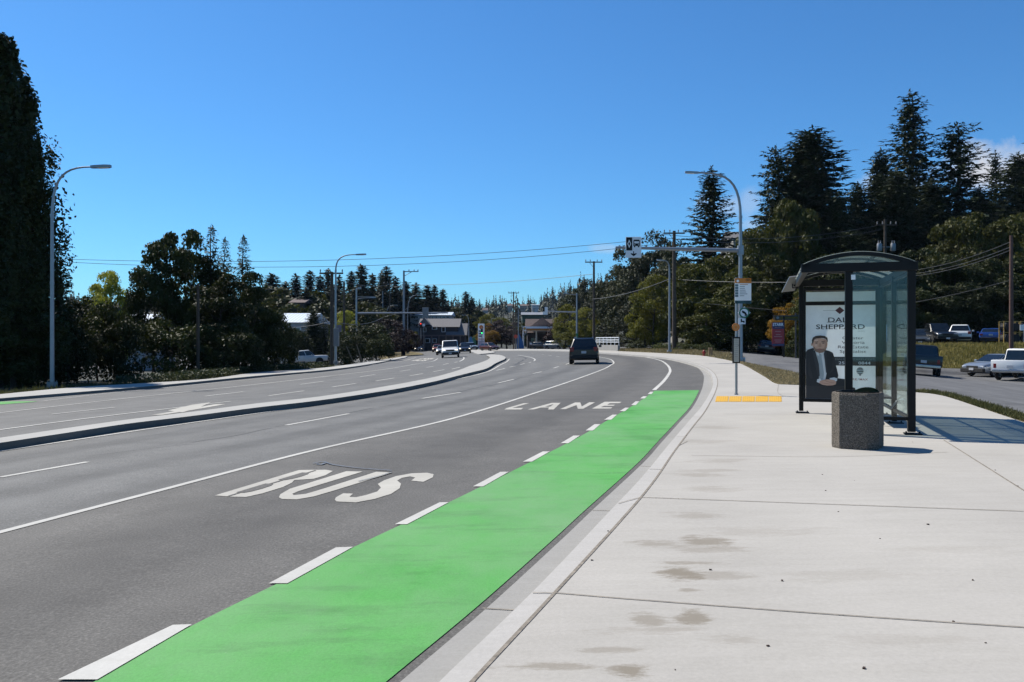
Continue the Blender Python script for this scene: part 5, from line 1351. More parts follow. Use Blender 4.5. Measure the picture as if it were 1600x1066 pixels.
# ---------------------------------------------------------------- bridge railing, hydrant, posts, rocks
a = P(967, 549, .1); b_ = P(893, 547.5, .1)
b_ = a+(b_-a).normalized()*9.5; z_ = g(a.x, a.y)+.1; an = math.atan2(b_.y-a.y, b_.x-a.x); ln = (b_-a).length
t = thing('bridge_railing', 'concrete parapet topped by pale metal railing beyond the black car', 'railing', (a.x, a.y, z_), an); ln = 8.2
mb = MB(); mb.box((ln/2,0,.30), (ln,.25,.72), bev=.02); mb.build('parapet', M['gutter'], t)
mb = MB()
for z in (.98, 1.22, 1.5): mb.cyl((0,0,z), (ln,0,z), .038, n=6)
for k in range(7): mb.cyl((ln*k/6, 0, .6), (ln*k/6, 0, 1.5), .04, n=6)
for k in range(25): mb.cyl((ln*k/24, 0, .98), (ln*k/24, 0, 1.5), .012, n=4)
mb.build('railing', M['signwhite'], t)
b0 = P(1100, 556.5, .14); t = thing('fire_hydrant', 'small red fire hydrant at the edge of the far footway', 'hydrant', b0)
mb = MB(); mb.lathe([(.12,0),(.12,.04),(.085,.06),(.085,.30),(.105,.31),(.105,.36),(.08,.41),(.035,.45),(.035,.49),(0,.5)], 14); mb.cyl((-.16,0,.25), (.16,0,.25), .045, n=10); mb.cyl((0,-.14,.23), (0,0,.23), .055, n=10); mb.build('hydrant_body', flat('hydrant_red', (.42,.03,.02), .45), t)
for u, l in ((1108.5,'short wooden marker stake right of the hydrant, taller'), (1112,'short wooden marker stake right of the hydrant, shorter')):
    c = P(u, 557.5, .14); mb = MB(); mb.box((0,0,.32), (.11,.11,.7), bev=.01); tag(mb.build('marker_stake', flat('stake', (.33,.22,.12), .8), None, loc=c), l, 'stake')
c = P(1462, 566, 0); 
def rock(u, v, s, l):
    c = P(u, v, .12); bm = bmesh.new(); bmesh.ops.create_icosphere(bm, subdivisions=2, radius=s)
    for q in bm.verts: q.co *= rng.uniform(.7, 1.15); q.co.z *= .6
    mb = MB(); bm.verts.index_update(); mb.add([q.co for q in bm.verts], [[w.index for w in f.verts] for f in bm.faces]); bm.free()
    tag(mb.build('rock', flat('rock', (.16,.145,.125), .9, 0, .3, 8), None, loc=c), l, 'rock')
rock(1476, 615.5, .16, 'largest brown rock at the pavement edge right of the shelter'); rock(1466, 614, .10, 'middle rock left of the largest one at the pavement edge'); rock(1440, 611, .13, 'grey rock at the pavement edge just right of the shelter post'); rock(1434, 610.5, .10, 'small grey rock touching the shelter post in view'); rock(1483, 618, .09, 'small rock right of the largest one at the pavement edge')
# board sign by the side road
d = 72; b0 = D(1224, 560, d); b0.z = g(b0.x, b0.y); k = d/F; Z = lambda v: EYE-(v-533)*k-b0.z; X = lambda u: (u-1224)*k
t = thing('board_sign', 'tall red and blue board sign on a dark post by the side road', 'sign', b0, R(-8))
mb = MB(); mb.box((X(1225), .12, Z(530)), (.14,.12,Z(490)-Z(562)), bev=.01); mb.build('post', M['black'], t)
mb = MB(); mb.box((X(1216), 0, Z(522.5)), (18*k, .06, 37*k), bev=.01); bd = mb.build('board', M['red'], t)
mb = MB(); mb.box((X(1216), -.035, Z(509)), (18*k, .006, 10*k), 0); mb.box((X(1216), -.035, Z(539)), (18*k,.006,3.6*k), 0)
mt_ = lambda y: Matrix(((1,0,0,0),(0,0,1,y),(0,1,0,0),(0,0,0,1)))
mb.text('STARR', X(1216), Z(509.3), 4.6*k, 16*k, mt_(-.042), 1, 'CENTER', 0, .03)
for v, w in [(511.8,10),(518,9),(523,7),(526,12),(531.5,11),(534.5,9)]: mb.box((X(1216), -.035, Z(v)), (w*k,.006,1.2*k), 2)
mb.build('lettering', [M['navy'], M['signwhite'], flat('faded_letter', (.55,.25,.25), .6)], bd)
d = 75; b0 = D(1227, 560, d); b0.z = g(b0.x, b0.y); k = d/F; Z = lambda v: EYE-(v-533)*k-b0.z; X = lambda u: (u-1227)*k
t = thing('hanging_sign', 'dark frame with yellow-lettered name board above the red board sign', 'sign', b0, R(-8))
mb = MB(); mb.box((X(1243), .1, Z(525)), (.12,.12,Z(494)-Z(566))); mb.box((X(1210), .1, Z(496)), (.10,.1,7*k)); mb.box((X(1232), .1, Z(493.5)), (46*k,.1,.10)); mb.build('post', M['dkgrey'], t)
mb = MB(); mb.box((X(1230), 0, Z(497)), (38*k, .05, 7*k), bev=.01); bd = mb.build('board', flat('board_dark', (.05,.05,.02), .6), t)
mb = MB(); mb.box((X(1233), -.03, Z(496.6)), (26*k,.006,2.4*k), 0); mb.lathe([(0,.0),(2.2*k,.0)], 12, 1, Matrix.Translation((X(1215.5), -.032, Z(496.6)))@RX(90)); mb.build('lettering', [M['olive'], M['slate']], bd)
# ---------------------------------------------------------------- buildings
def bmesh_box(mb, x0, x1, y0, y1, z0, z1, mi=0): mb.box(((x0+x1)/2, (y0+y1)/2, (z0+z1)/2), (x1-x0, y1-y0, z1-z0), mi)
def gable(mb, x0, x1, y0, y1, z0, z1, mi=0, along='x', ov=.4):
    if along == 'x':
        ym = (y0+y1)/2; v = [(x0-ov,y0-ov,z0),(x1+ov,y0-ov,z0),(x1+ov,y1+ov,z0),(x0-ov,y1+ov,z0),(x0-ov,ym,z1),(x1+ov,ym,z1)]
        mb.add(v, [(0,1,5,4),(2,3,4,5),(3,0,4),(1,2,5),(3,2,1,0)], mi)
    else:
        xm = (x0+x1)/2; v = [(x0-ov,y0-ov,z0),(x1+ov,y0-ov,z0),(x1+ov,y1+ov,z0),(x0-ov,y1+ov,z0),(xm,y0-ov,z1),(xm,y1+ov,z1)]
        mb.add(v, [(0,1,4),(1,2,5,4),(2,3,5),(3,0,4,5),(3,2,1,0)], mi)
def building(name, label, u, d, u0, u1, wall, roof, vwall, vridge, depth=9, along='x', wins=(), roofmi=None, base=None, rz=0):
    """a building whose front face stands at depth d between survey columns u0,u1"""
    x, y = (u-800)/F*d, d; z0 = (g(x, y) if base is None else base)-.5; k = d/F
    t = thing(name, label, 'building', (x, y, z0), rz); Z = lambda v: EYE-(v-533)*k-z0; X = lambda q: (q-u)*k
    mb = MB(); bmesh_box(mb, X(u0), X(u1), 0, depth, 0, Z(vwall)); mb.build('wall', wall, t)
    mb = MB(); gable(mb, X(u0), X(u1), 0, depth, Z(vwall)+.004, Z(vridge), 0, along); mb.build('roof', roof, t)
    for (a, b, c, e) in wins:
        mb = MB(); mb.box(((X(a)+X(b))/2, -.03, (Z(c)+Z(e))/2), (X(b)-X(a), .10, Z(c)-Z(e))); f = mb.build('window', M['signwhite'], t)
        mb = MB(); mb.box(((X(a)+X(b))/2, -.085, (Z(c)+Z(e))/2), ((X(b)-X(a))*.8, .02, (Z(c)-Z(e))*.85)); mb.build('pane', M['carglass'], f)
    return t, X, Z, k
def seam(name, c, pitch):
    m, nt, b = nodes(name)
    w = N(nt, 'ShaderNodeTexWave', Scale=pitch, bands_direction='X'); nt.links.new(objco(nt), w.inputs['Vector'])
    nt.links.new(ramp(nt, [(.0, tuple(x*.6 for x in c)), (.2, c), (1, c)], w.outputs['Fac']), b.inputs['Base Color']); b.inputs['Roughness'].default_value = .5; return m
M['metalroof'] = seam('standing_seam_roof', (.50,.56,.62), .6)
M['shingle'] = flat('grey_shingle', (.17,.165,.17), .9, 0, .25, 4)
M['brownroof'] = flat('brown_shingle', (.15,.11,.10), .9, 0, .25, 4)
M['palewall'] = flat('pale_wall', (.42,.44,.45), .8)
M['timber'] = flat('dark_timber_wall', (.035,.03,.035), .8)
M['creamwall'] = flat('cream_wall', (.40,.38,.33), .8)
M['banner'] = flat('banner_blue', (.03,.16,.42), .6)
building('warehouse', 'pale building with ribbed metal roof behind the dark conifer by the silver pickup', 452, 122, 422, 480, M['palewall'], M['metalroof'], 504, 487, 14, wins=[(440,452,512,520),(458,470,512,520)])
building('shed', 'pale metal roofed building glimpsed left of the dark clump under the bright tree', 203, 100, 183, 222, M['palewall'], M['metalroof'], 503, 489, 10)
t, X, Z, k = building('timbered_house', 'dark timbered two-storey house with broad grey roof at the bend of the road', 682, 205, 655, 716, M['timber'], M['shingle'], 511, 497, 12,
    wins=[(661,666,512,519),(675,683,510,515),(690,696,511,519),(664,672,529,536),(676,682,529,536)])
mb = MB(); gable(mb, X(656), X(672), -1.5, 3, Z(508), Z(497), 0, 'y', .3); mb.build('dormer_roof', M['shingle'], t)
mb = MB(); bmesh_box(mb, X(700), X(726), -1.2, 8, 0, Z(524)); mb.build('side_wing', M['timber'], t)
mb = MB(); gable(mb, X(699), X(728), -1.2, 8, Z(524)+.01, Z(505), 0, 'x', .3); mb.build('side_roof', M['shingle'], t)
mb = MB(); bmesh_box(mb, X(652), X(722), -2.4, -2.2, Z(525.5), Z(523.5)); [mb.box((X(u), -2.3, Z(525)/2), (.25,.25,Z(525))) for u in (654,665,676,687,698,709,720)]; mb.build('porch', M['brownroof'], t)
t, X, Z, k = building('hillside_block', 'long low grey building with a row of white windows above the timbered house', 672, 228, 641, 704, M['palewall'], M['metalroof'], 492.5, 486.5, 14, wins=[(644+6*i,648+6*i,494.5,497) for i in range(10)])
t, X, Z, k = building('white_apartment', 'white many-windowed apartment block on the distant ridge above the canopy', 838, 880, 831, 843, M['white'], M['white'], 476.5, 475.5, 12, wins=[(832+2.2*i,833.5+2.2*i,478+3*j,479.6+3*j) for i in range(5) for j in range(2)])
building('far_house', 'small pale house on the distant ridge left of the white apartment block', 797, 900, 793, 801, M['creamwall'], M['brownroof'], 478, 474.5, 10)
building('far_house', 'small cream house on the distant ridge farther left, above the dark red trees', 757, 900, 754, 762, M['palewall'], M['brownroof'], 485, 481, 10)
building('far_house', 'wide pale house low on the distant ridge right of the poles', 818, 860, 812, 826, M['creamwall'], M['brownroof'], 478, 475, 10)
building('grey_hall', 'long grey flat hall with green front above the filling station roof', 838, 330, 816, 851, M['signgreen'] if False else flat('green_front', (.05,.10,.06), .8), M['grey'], 492, 487, 16)
building('hill_house', 'house with dark shingle roof peeking over the olive maple on the right hill', 1172, 190, 1146, 1198, M['creamwall'], M['shingle'], 372, 357, 12)
t, X, Z, k = building('hill_house', 'pale house with balcony half hidden by trees left of the dark wooden pole', 1072, 150, 1055, 1085, M['creamwall'], M['brownroof'], 424, 416, 9, wins=[(1062,1066,428,434),(1070,1074,428,434)])
mb = MB(); bmesh_box(mb, X(1054), X(1080), -1.5, -.02, Z(437), Z(436)); [mb.box((X(1054+3.2*i), -1.45, Z(434.5)), (.06,.06,3*k)) for i in range(9)]; mb.box((X(1067), -1.45, Z(433)), (26*k,.08,.08)); mb.build('balcony', M['white'], t)
building('hill_house', 'brown roofed house among trees on the left hill', 462, 165, 454, 474, M['timber'], M['brownroof'], 473, 465, 9)
# filling station
d = 205; p = D(842, 546, d); z0 = g(p.x, p.y); k = d/F; Z = lambda v: EYE-(v-533)*k-z0; X = lambda u: (u-842)*k
t = thing('filling_station', 'filling station canopy with white and orange fascia and gabled brown roof behind', 'filling station', (p.x, p.y, z0))
mb = MB(); bmesh_box(mb, X(818), X(864), 0, 12, Z(517), Z(510.3)); cn = mb.build('canopy', M['signwhite'], t)
mb = MB(); bmesh_box(mb, X(817.9), X(864.1), -.05, 12.05, Z(516.8), Z(513.4)); mb.build('fascia_band', M['orange'], cn)
SHELL = flat('shell_orange', (.80,.30,.03), .5)
def pecten(mb, cx, cz, r, y, mi, mj):
    pts = [(cx+r*math.cos(R(a))*(1 if a < 180 else .9), cz+r*math.sin(R(a))) for a in range(-30, 211, 20)]+[(cx-.35*r, cz-.95*r), (cx+.35*r, cz-.95*r)]
    for (s, m_, yo) in ((1.0, mi, y), (.8, mj, y-.02)):
        q = [(cx+(a-cx)*s, cz+(b-cz)*s) for a, b in pts]; n = len(q); mb.add([(cx, yo, cz)]+[(a, yo, b) for a, b in q], [(0, 1+(i+1)%n, 1+i) if False else (0, 1+i, 1+(i+1)%n) for i in range(n)], m_)
mb = MB(); mb.box((X(819.5), -.12, Z(513.6)), (5.4*k,.2,6.4*k), 0); pecten(mb, X(819.5), Z(513.6), 2.2*k, -.24, 1, 2); mb.build('emblem', [M['signwhite'], SHELL, flat('shell_yellow', (.8,.42,.03), .5)], t)
for u, y in ((863,1),(818,6),(863,11),(840,11)):
    mb = MB(); mb.box((X(u), y, Z(517)/2), (.4,.4,Z(517)-.01)); mb.build('column', M['signwhite'], t)
mb = MB(); mb.box((X(821), .3, Z(521)), (.3,.2,9*k), 0, Matrix.Rotation(R(40), 3, 'Y')); mb.build('strut', M['grey'], t)
for u in (830, 846, 856):
    mb = MB(); mb.box((X(u), 3.5, .9), (.9,.6,1.8), bev=.05); pu = mb.build('pump', M['dkgrey'], t); mb = MB(); mb.box((X(u), 3.19, 1.3), (.6,.02,.5)); mb.build('display', M['signwhite'], pu)
mb = MB(); bmesh_box(mb, X(826), X(874), 16, 26, 0, Z(520)); mb.build('shop_wall', M['timber'], t)
mb = MB(); bmesh_box(mb, X(832), X(858), 15.9, 16.0, .3, Z(528)); mb.build('shop_window', M['carglass'], t)
mb = MB(); gable(mb, X(826), X(872), 16, 26, Z(519), Z(495), 0, 'x', .5); 
v = [(X(822),14,Z(509)),(X(856),14,Z(509)),(X(862),20,Z(494)),(X(838),20,Z(494))]
mb.build('shop_roof', M['brownroof'], t)
mb = MB(); gable(mb, X(832), X(868), 12.5, 18, Z(509), Z(493.5), 0, 'y', .3); mb.build('gable_roof', M['brownroof'], t)
d = 196; p = D(752, 546, d); z0 = g(p.x, p.y); k = d/F; Z = lambda v: EYE-(v-533)*k-z0; X = lambda u: (u-752)*k
t = thing('price_sign', 'tall white filling station sign with orange shell emblem above price rows', 'sign', (p.x, p.y, z0))
mb = MB(); mb.box((0,0,(Z(506)+Z(546))/2), (10*k,.5,Z(506)-Z(546)), bev=.05); bd = mb.build('board', M['signwhite'], t)
mb = MB(); pecten(mb, X(752), Z(511.6), 3.4*k, -.27, 0, 1); mb.build('emblem', [SHELL, flat('shell_red', (.72,.20,.03), .5)], bd)
mb = MB()
for v in (517.5, 521.5, 525.5): mb.box((X(750.5), -.262, Z(v)), (5.5*k,.02,2.4*k), 0)
mb.box((X(752), -.262, Z(530)), (9*k,.02,1.4*k), 1); mb.box((X(752), -.262, Z(538)), (9*k,.02,12*k), 2)
mb.build('price_rows', [M['slate'], M['red'], flat('lilac_panel', (.42,.38,.52), .6)], bd)
for u0, d, mt_, l in [(736, 200, flat('feather_blue', (.04,.20,.42), .6), 'blue feather flag left of the tall filling station sign'), (740.5, 201, flat('feather_green', (.03,.18,.09), .6), 'green feather flag left of the tall filling station sign'), (811, 190, M['banner'], 'bright blue inflatable feather flag beside the red disc sign')]:
    v0 = 522 if u0 > 800 else 526; v1 = 545 if u0 > 800 else 541
    p = D(u0, 546, d); z0 = g(p.x, p.y); k = d/F; Z = lambda v: EYE-(v-533)*k-z0
    t = thing('feather_flag', l, 'flag', (p.x, p.y, z0)); mb = MB(); mb.tube([(-.6,0,0),(-.5,0,Z(v0)*.8),(-.1,0,Z(v0))], .03, 6); mb.build('pole', M['galv_far'], t)
    mb = MB(); mb.prism([(-.5,Z(v1)),(.55 if u0 < 800 else 1.2,Z(v1)),(.5 if u0 < 800 else .9,Z(v1)*.5+Z(v0)*.5),(.05,Z(v0)),(-.12,Z(v0)),(-.45,Z(v0)*.8+Z(v1)*.2)], -.02, .02, 0, RX(90)); mb.build('cloth', mt_, t)
# ---------------------------------------------------------------- vehicles
def paint(name, c, metal=.0): return flat('paint_'+name, c, .28, metal, .04, 1.0, .35)
SPEC = {
 'sedan': dict(L=4.6, W=1.80, wr=.32, axle=(-1.38,1.35), gz=.18, st=[(-2.3,.80,.42,.74),(-2.2,.93,.26,.96),(-1.6,1,.2,1.00),(-.8,1,.2,.95),(.9,1,.2,.94),(1.5,.98,.2,.90),(2.1,.92,.22,.80),(2.3,.78,.30,.66)],
      cab=(-1.75,1.05,-1.05,.10,.93,1.44,.74)),
 'coupe': dict(L=4.7, W=1.88, wr=.34, axle=(-1.4,1.4), gz=.18, st=[(-2.35,.86,.42,.80),(-2.28,.95,.28,1.00),(-1.6,1,.2,1.02),(-.8,1,.2,.96),(.7,1,.2,.94),(1.5,.98,.2,.88),(2.2,.92,.24,.76),(2.35,.8,.32,.62)],
      cab=(-1.75,.75,-1.1,-.2,.95,1.38,.72)),
 'suv': dict(L=4.8, W=1.93, wr=.36, axle=(-1.42,1.42), gz=.24, st=[(-2.4,.86,.45,.95),(-2.33,.96,.32,1.10),(-1.6,1,.26,1.12),(.9,1,.26,1.06),(1.6,.98,.26,1.0),(2.25,.93,.28,.88),(2.4,.8,.38,.72)],
      cab=(-2.28,1.15,-1.90,.30,1.09,1.72,.69)),
 'van': dict(L=5.4, W=2.0, wr=.36, axle=(-1.6,1.7), gz=.26, st=[(-2.7,.92,.45,1.0),(-2.65,.98,.34,1.2),(-1,1,.3,1.22),(1.5,1,.3,1.20),(1.9,.98,.3,1.12),(2.55,.94,.3,1.0),(2.7,.84,.4,.80)],
      cab=(-2.6,1.75,-2.5,.95,1.19,1.98,.86)),
 'pickup': dict(L=5.7, W=1.98, wr=.39, axle=(-1.75,1.75), gz=.32, st=[(.0,1,.40,1.12),(1.2,1,.38,1.12),(1.8,.99,.38,1.10),(2.65,.95,.40,1.02),(2.85,.86,.45,.85)],
      cab=(-.75,1.25,-.62,.55,1.10,1.86,.80)),
}
WH = {}
def wheel_parts(r):
    if r in WH: return WH[r]
    a = MB(); a.lathe([(r*.66,-.10),(r*.92,-.11),(r,-.07),(r,.07),(r*.92,.11),(r*.66,.10)], 20, 0, Matrix.Rotation(R(90), 4, 'Y'))
    o = a.build('tyre', M['tyre']); ta = o.data; bpy.data.objects.remove(o)
    b = MB(); b.lathe([(0,.085),(r*.16,.085),(r*.18,.06),(r*.5,.05),(r*.62,.085),(r*.67,.085)], 20, 0, Matrix.Rotation(R(90), 4, 'Y'))
    b.lathe([(0,-.085),(r*.16,-.085),(r*.18,-.06),(r*.5,-.05),(r*.62,-.085),(r*.67,-.085)], 20, 0, Matrix.Rotation(R(90), 4, 'Y'))
    for k in range(5): b.box((0, r*.36*math.cos(k*1.2566), r*.36*math.sin(k*1.2566)), (.17, .05, .05), 1)
    o = b.build('rim', [M['rim'], M['blackmat']]); tb = o.data; bpy.data.objects.remove(o)
    WH[r] = (ta, tb); return WH[r]
def car(kind, label, cat, loc, heading, pm_, headlit=False, name='parked_car', group=None, lower=None, rail=False, plate=True, z=None, detail=True):
    s = SPEC[kind]; W = s['W']; hw = W/2
    loc = Vector(loc)
    if z is not None: loc.z = z
    t = thing(name, label, cat, loc, R(heading), group)
    # slope of the ground under the wheels
    fx, fy = -math.sin(R(heading)), math.cos(R(heading))
    zf, zr = g(loc.x+fx*1.4, loc.y+fy*1.4), g(loc.x-fx*1.4, loc.y-fy*1.4); zl, zg = g(loc.x-fy*.8, loc.y+fx*.8), g(loc.x+fy*.8, loc.y-fx*.8)
    t.rotation_mode = 'XYZ'
    t.rotation_euler = (math.atan2(zf-zr, 2.8), math.atan2(zl-zg, 1.6), R(heading))
    mb = MB()
    def body(st):
        rings = []
        for y, k, zb, zt in st:
            w = hw*k; zm = zb+(zt-zb)*.45
            half = [(w*.80, zb), (w*.96, zb+.05), (w*.995, zm-.12*(zt-zb)), (w, zm+.12*(zt-zb)), (w*.975, zt-.07), (w*.90, zt-.015), (w*.60, zt+.012)]
            rings.append([(x, y, z_) for x, z_ in half]+[(-x, y, z_) for x, z_ in half[::-1]])
        n = len(rings[0]); vs = [p for r in rings for p in r]
        mb.add(vs, [(i*n+k, (i+1)*n+k, (i+1)*n+(k+1)%n, i*n+(k+1)%n) for i in range(len(rings)-1) for k in range(n)], 0, True)
        mb.add(rings[0], [tuple(range(n))]); mb.add(rings[-1], [tuple(range(n-1,-1,-1))])
    body(s['st'])
    ya, yb, yc, yd, zbel, zr_, wr = s['cab']
    wb = hw*.93; wt = hw*wr
    cab = [(-wb,ya,zbel),(wb,ya,zbel),(wb,yb,zbel),(-wb,yb,zbel),(-wt,yc,zr_),(wt,yc,zr_),(wt,yd,zr_),(-wt,yd,zr_)]
    bm = bmesh.new(); vv = [bm.verts.new(p) for p in cab]
    for f in [(3,2,1,0),(4,5,6,7),(0,1,5,4),(1,2,6,5),(2,3,7,6),(3,0,4,7)]: bm.faces.new([vv[i] for i in f])
    bmesh.ops.bevel(bm, geom=[e for e in bm.edges if max(v.co.z for v in e.verts) > zr_-.01], offset=.13, segments=4, affect='EDGES', profile=.5)
    bm.verts.index_update(); mb.add([q.co[:] for q in bm.verts], [[w.index for w in f.verts] for f in bm.faces], 0, True); bm.free()
    if kind == 'pickup':
        L0 = -2.85; zt = 1.22; zb = .55
        for x in (-hw*.955, hw*.955): mb.box((x, (L0+.0)/2-.0, (zt+zb)/2), (.12, -L0-.02, zt-zb), bev=.03)
        mb.box((0, L0+.05, (zt+zb)/2), (W*.97, .09, zt-zb), bev=.03); mb.box((0, L0/2, zb+.02), (W*.9, -L0-.1, .06)); mb.box((0, -.03, (zt+zb)/2), (W*.9, .08, zt-zb))
    bd = mb.build('body', pm_, t, 50)
    # glass
    def face(a, b, c, d_, ins=(.08,.10), off=.008, name='window'):
        a, b, c, d_ = (Vector(p) for p in (a, b, c, d_)); n_ = (b-a).cross(d_-a).normalized()
        def bl(s_, q): return a*(1-s_)*(1-q)+b*s_*(1-q)+c*s_*q+d_*(1-s_)*q
        i, j = ins; m = MB()
        P4 = [bl(i,j), bl(1-i,j), bl(1-i,1-j*1.2), bl(i,1-j*1.2)]
        m.add([p+n_*off for p in P4]+[p-n_*.01 for p in P4], [(0,1,2,3),(0,4,5,1),(1,5,6,2),(2,6,7,3),(3,7,4,0)]); return m.build(name, M['carglass'], t)
    c0 = [Vector(p) for p in cab]
    face(c0[0], c0[1], c0[5], c0[4], (.05,.10), name='rear_window'); face(c0[2], c0[3], c0[7], c0[6], (.045,.07), name='windscreen')
    for A, B, C_, D_ in ((c0[1],c0[2],c0[6],c0[5]), (c0[3],c0[0],c0[4],c0[7])):
        m = .5
        face(A, A.lerp(B,m), D_.lerp(C_,m), D_, (.05,.12), name='side_window'); face(A.lerp(B,m), B, C_, D_.lerp(C_,m), (.05,.12), name='side_window')
    # wheels and arches
    r = s['wr']; ta, tb = wheel_parts(r)
    for y in s['axle']:
        for sx in (-1, 1):
            wo = thing('wheel', None, None, (0,0,0)); del_ = wo; wo.parent = t; wo.location = (sx*(hw-.10), y, r)
            for nm, me in (('tyre', ta), ('rim', tb)): link(bpy.data.objects.new(nm, me), wo)
            ring = [((r*1.16)*math.cos(R(a)), (r*1.16)*math.sin(R(a))) for a in range(0, 181, 15)]
            mm = Matrix(((0,0,1,sx*(hw-.03)),(1,0,0,y),(0,1,0,r),(0,0,0,1))); am = MB(); am.prism(ring+[(-r*1.16,-.06),(r*1.16,-.06)], -.04, .032, 0, mm); am.build('wheel_arch', M['blackmat'], t)
    y0, y1 = s['st'][0][0], s['st'][-1][0]
    if kind == 'pickup': y0 = -2.85
    zt0 = 1.1 if kind in ('suv','van') else 1.0 if kind == 'pickup' else .92
    tl = [(hw*.84, zt0-.12, .17 if kind in ('sedan','coupe') else .14, .34 if kind in ('pickup','suv','van') else .17)]
    for sx in (-1, 1):
        m = MB(); m.box((sx*(hw*.80), y0+.06, zt0-.12), (.26 if kind in ('sedan','coupe','suv') else .16, .14, .16 if kind in ('sedan','coupe') else .26), bev=.02); m.build('tail_light', M['tail'], t)
        zh = s['st'][-2][3]-.13
        m = MB(); m.box((sx*(hw*.68), y1-.15, zh-.03), (.32, .22, .13), bev=.03); m.build('headlight', M['headon'] if headlit else M['head'], t)
        m = MB(); m.box((sx*(hw+.10), yb-.35, zbel+.06), (.20, .10, .15), bev=.03); m.build('mirror', pm_ if lower is None else lower, t)
    m = MB(); zg_ = s['st'][-2][3]-.16; m.box((0, y1-.02, zg_-.02), (hw*.9, .08, .18), bev=.02); m.build('grille', M['blackmat'], t)
    lo = lower or M['blackmat']
    m = MB(); m.box((0, y0+.02, s['gz']+.26), (W*.94, .22, .24 if kind != 'pickup' else .18), bev=.04); m.build('bumper', M['chrome'] if kind == 'pickup' and lower is None else lo, t)
    m = MB(); m.box((0, y1-.06, s['gz']+.24), (W*.93, .22, .28), bev=.05); m.build('bumper', lo, t)
    if plate:
        m = MB(); m.box((0, y0-.025 if kind != 'sedan' else y0-.02, .80 if kind != 'pickup' else .84), (.32, .03, .16)); m.build('number_plate', M['plate'], t)
        m = MB(); m.box((0, y1+.06, .50), (.32, .03, .15)); m.build('number_plate', M['plate'], t)
    if rail:
        m = MB()
        for sx in (-1, 1): m.tube([(sx*wt*.9, yc+.1, zr_), (sx*wt*.9, yc+.2, zr_+.06), (sx*wt*.9, yd-.1, zr_+.06), (sx*wt*.9, yd, zr_)], .02, 6)
        m.build('roof_rail', M['chrome'], t)
    return t
def gz(u, v, fwd=0.0, heading=0.0, dz=0.0):
    """wheel line of the near end of a car seen at (u,v); the centre lies fwd metres farther along the line of sight"""
    p = P(u, v, dz); p = p+Vector((p.x, p.y, 0)).normalized()*fwd; p.z = g(p.x, p.y)+dz; return p
PB = paint('black', (.006,.006,.007)); PW = paint('white', (1.0,1.0,.98)); PS = paint('silver', (.42,.44,.47), .5); PN_ = paint('navy', (.018,.026,.055)); PR = paint('red', (.30,.02,.02)); PBl = paint('blue', (.02,.09,.42)); PG = paint('grey', (.12,.14,.16)); PDG = paint('dark_green', (.03,.06,.055)); PT = paint('tan', (.30,.27,.23)); PLB = paint('ice_blue', (.30,.40,.52)); POr = paint('rust', (.30,.07,.02))
car('suv', 'black sport utility car driving away in the right-hand carriageway', 'car', gz(913.5,569.4,2.0), -6, PB, name='moving_car', rail=True)
car('van', 'white van with dark bumper and lit headlamps approaching on the left carriageway', 'van', gz(704,559.2,2.4), 184, PW, True, 'moving_van', lower=M['blackmat'])
car('sedan', 'silver car half hidden at the left flank of the white van', 'car', gz(691.5,554.6,2), 182, PS, True, 'moving_car')
car('suv', 'dark blue car right behind the white van', 'car', gz(726.5,552.2,2), 184, PN_, True, 'moving_car')
car('pickup', 'pale pickup truck waiting at the island right of the dark blue car', 'pickup truck', gz(735,547.4,2), 205, PLB, False, 'waiting_truck')
car('suv', 'dark sport utility car left of the red one on the far left carriageway', 'car', gz(655.5,549.8,2), 180, PN_, True, 'moving_car')
car('sedan', 'dark green car to the left of the dark sport utility car', 'car', gz(642.5,548.6,2), 176, PDG, True, 'moving_car')
car('suv', 'grey-blue car turning between the dark sport utility car and the red ones', 'car', gz(666.5,547.3,2), 140, PG, True, 'moving_car')
car('suv', 'rust-red car with lit lamps left of the white van', 'car', gz(683,550.2,2), 182, POr, True, 'moving_car')
car('sedan', 'bright red car just left of the rust-red one', 'car', gz(677.5,547.6,2), 180, PR, True, 'moving_car')
car('suv', 'dark grey car far behind the white van roof', 'car', gz(712,545.5,2), 180, PG, False, 'moving_car')
car('sedan', 'pale blue car far right of the dark grey one', 'car', gz(722,545.0,2), 200, PLB, False, 'moving_car')
car('sedan', 'white car parked beyond the purple-leaved trees', 'car', gz(616,547,2), 100, PW)
car('sedan', 'silver-blue car beyond the purple-leaved trees next to the white one', 'car', gz(642,545.4,2), 95, PG, False)
car('suv', 'dark red utility vehicle at the far side of the junction', 'utility vehicle', gz(765,548.6,1.5), 215, paint('maroon', (.10,.025,.02)))
car('suv', 'black sport utility car under the filling station canopy', 'car', gz(846,545.6,2.5), 240, PB)
car('sedan', 'white car behind the black one under the filling station canopy', 'car', gz(853,544.6,4), 250, PW)
car('suv', 'dark car at the right end of the filling station', 'car', gz(868,545.9,2), 230, PG)
car('pickup', 'silver crew cab pickup truck parked on the lower drive beside the hedge', 'pickup truck', D(478,577,100), -82, paint('pale_silver', (.75,.74,.70)), name='parked_truck', z=g(D(478,577,100).x, 100)+.25)
car('sedan', 'dark blue sedan parked on the side road left of the red board sign', 'car', D(1197.5,561,86), -18, PN_, z=g(D(1197.5,561,86).x, 88))
car('pickup', 'black pickup truck partly hidden by the shelter post', 'pickup truck', D(1438,592,52), -24, paint('night', (.006,.007,.010)), name='parked_truck', z=g(D(1438,592,52).x, 53))
car('pickup', 'white pickup truck cut off by the right border of the photo', 'pickup truck', D(1600,598,50), -46, PW, name='parked_truck', z=g(D(1600,598,50).x, 50))
car('sedan', 'silver sedan parked behind the white pickup truck at right', 'car', (D(1558,596,54).x, 54, g(D(1558,596,54).x, 54)), 112, paint('silver_blue', (.36,.42,.50), .5))
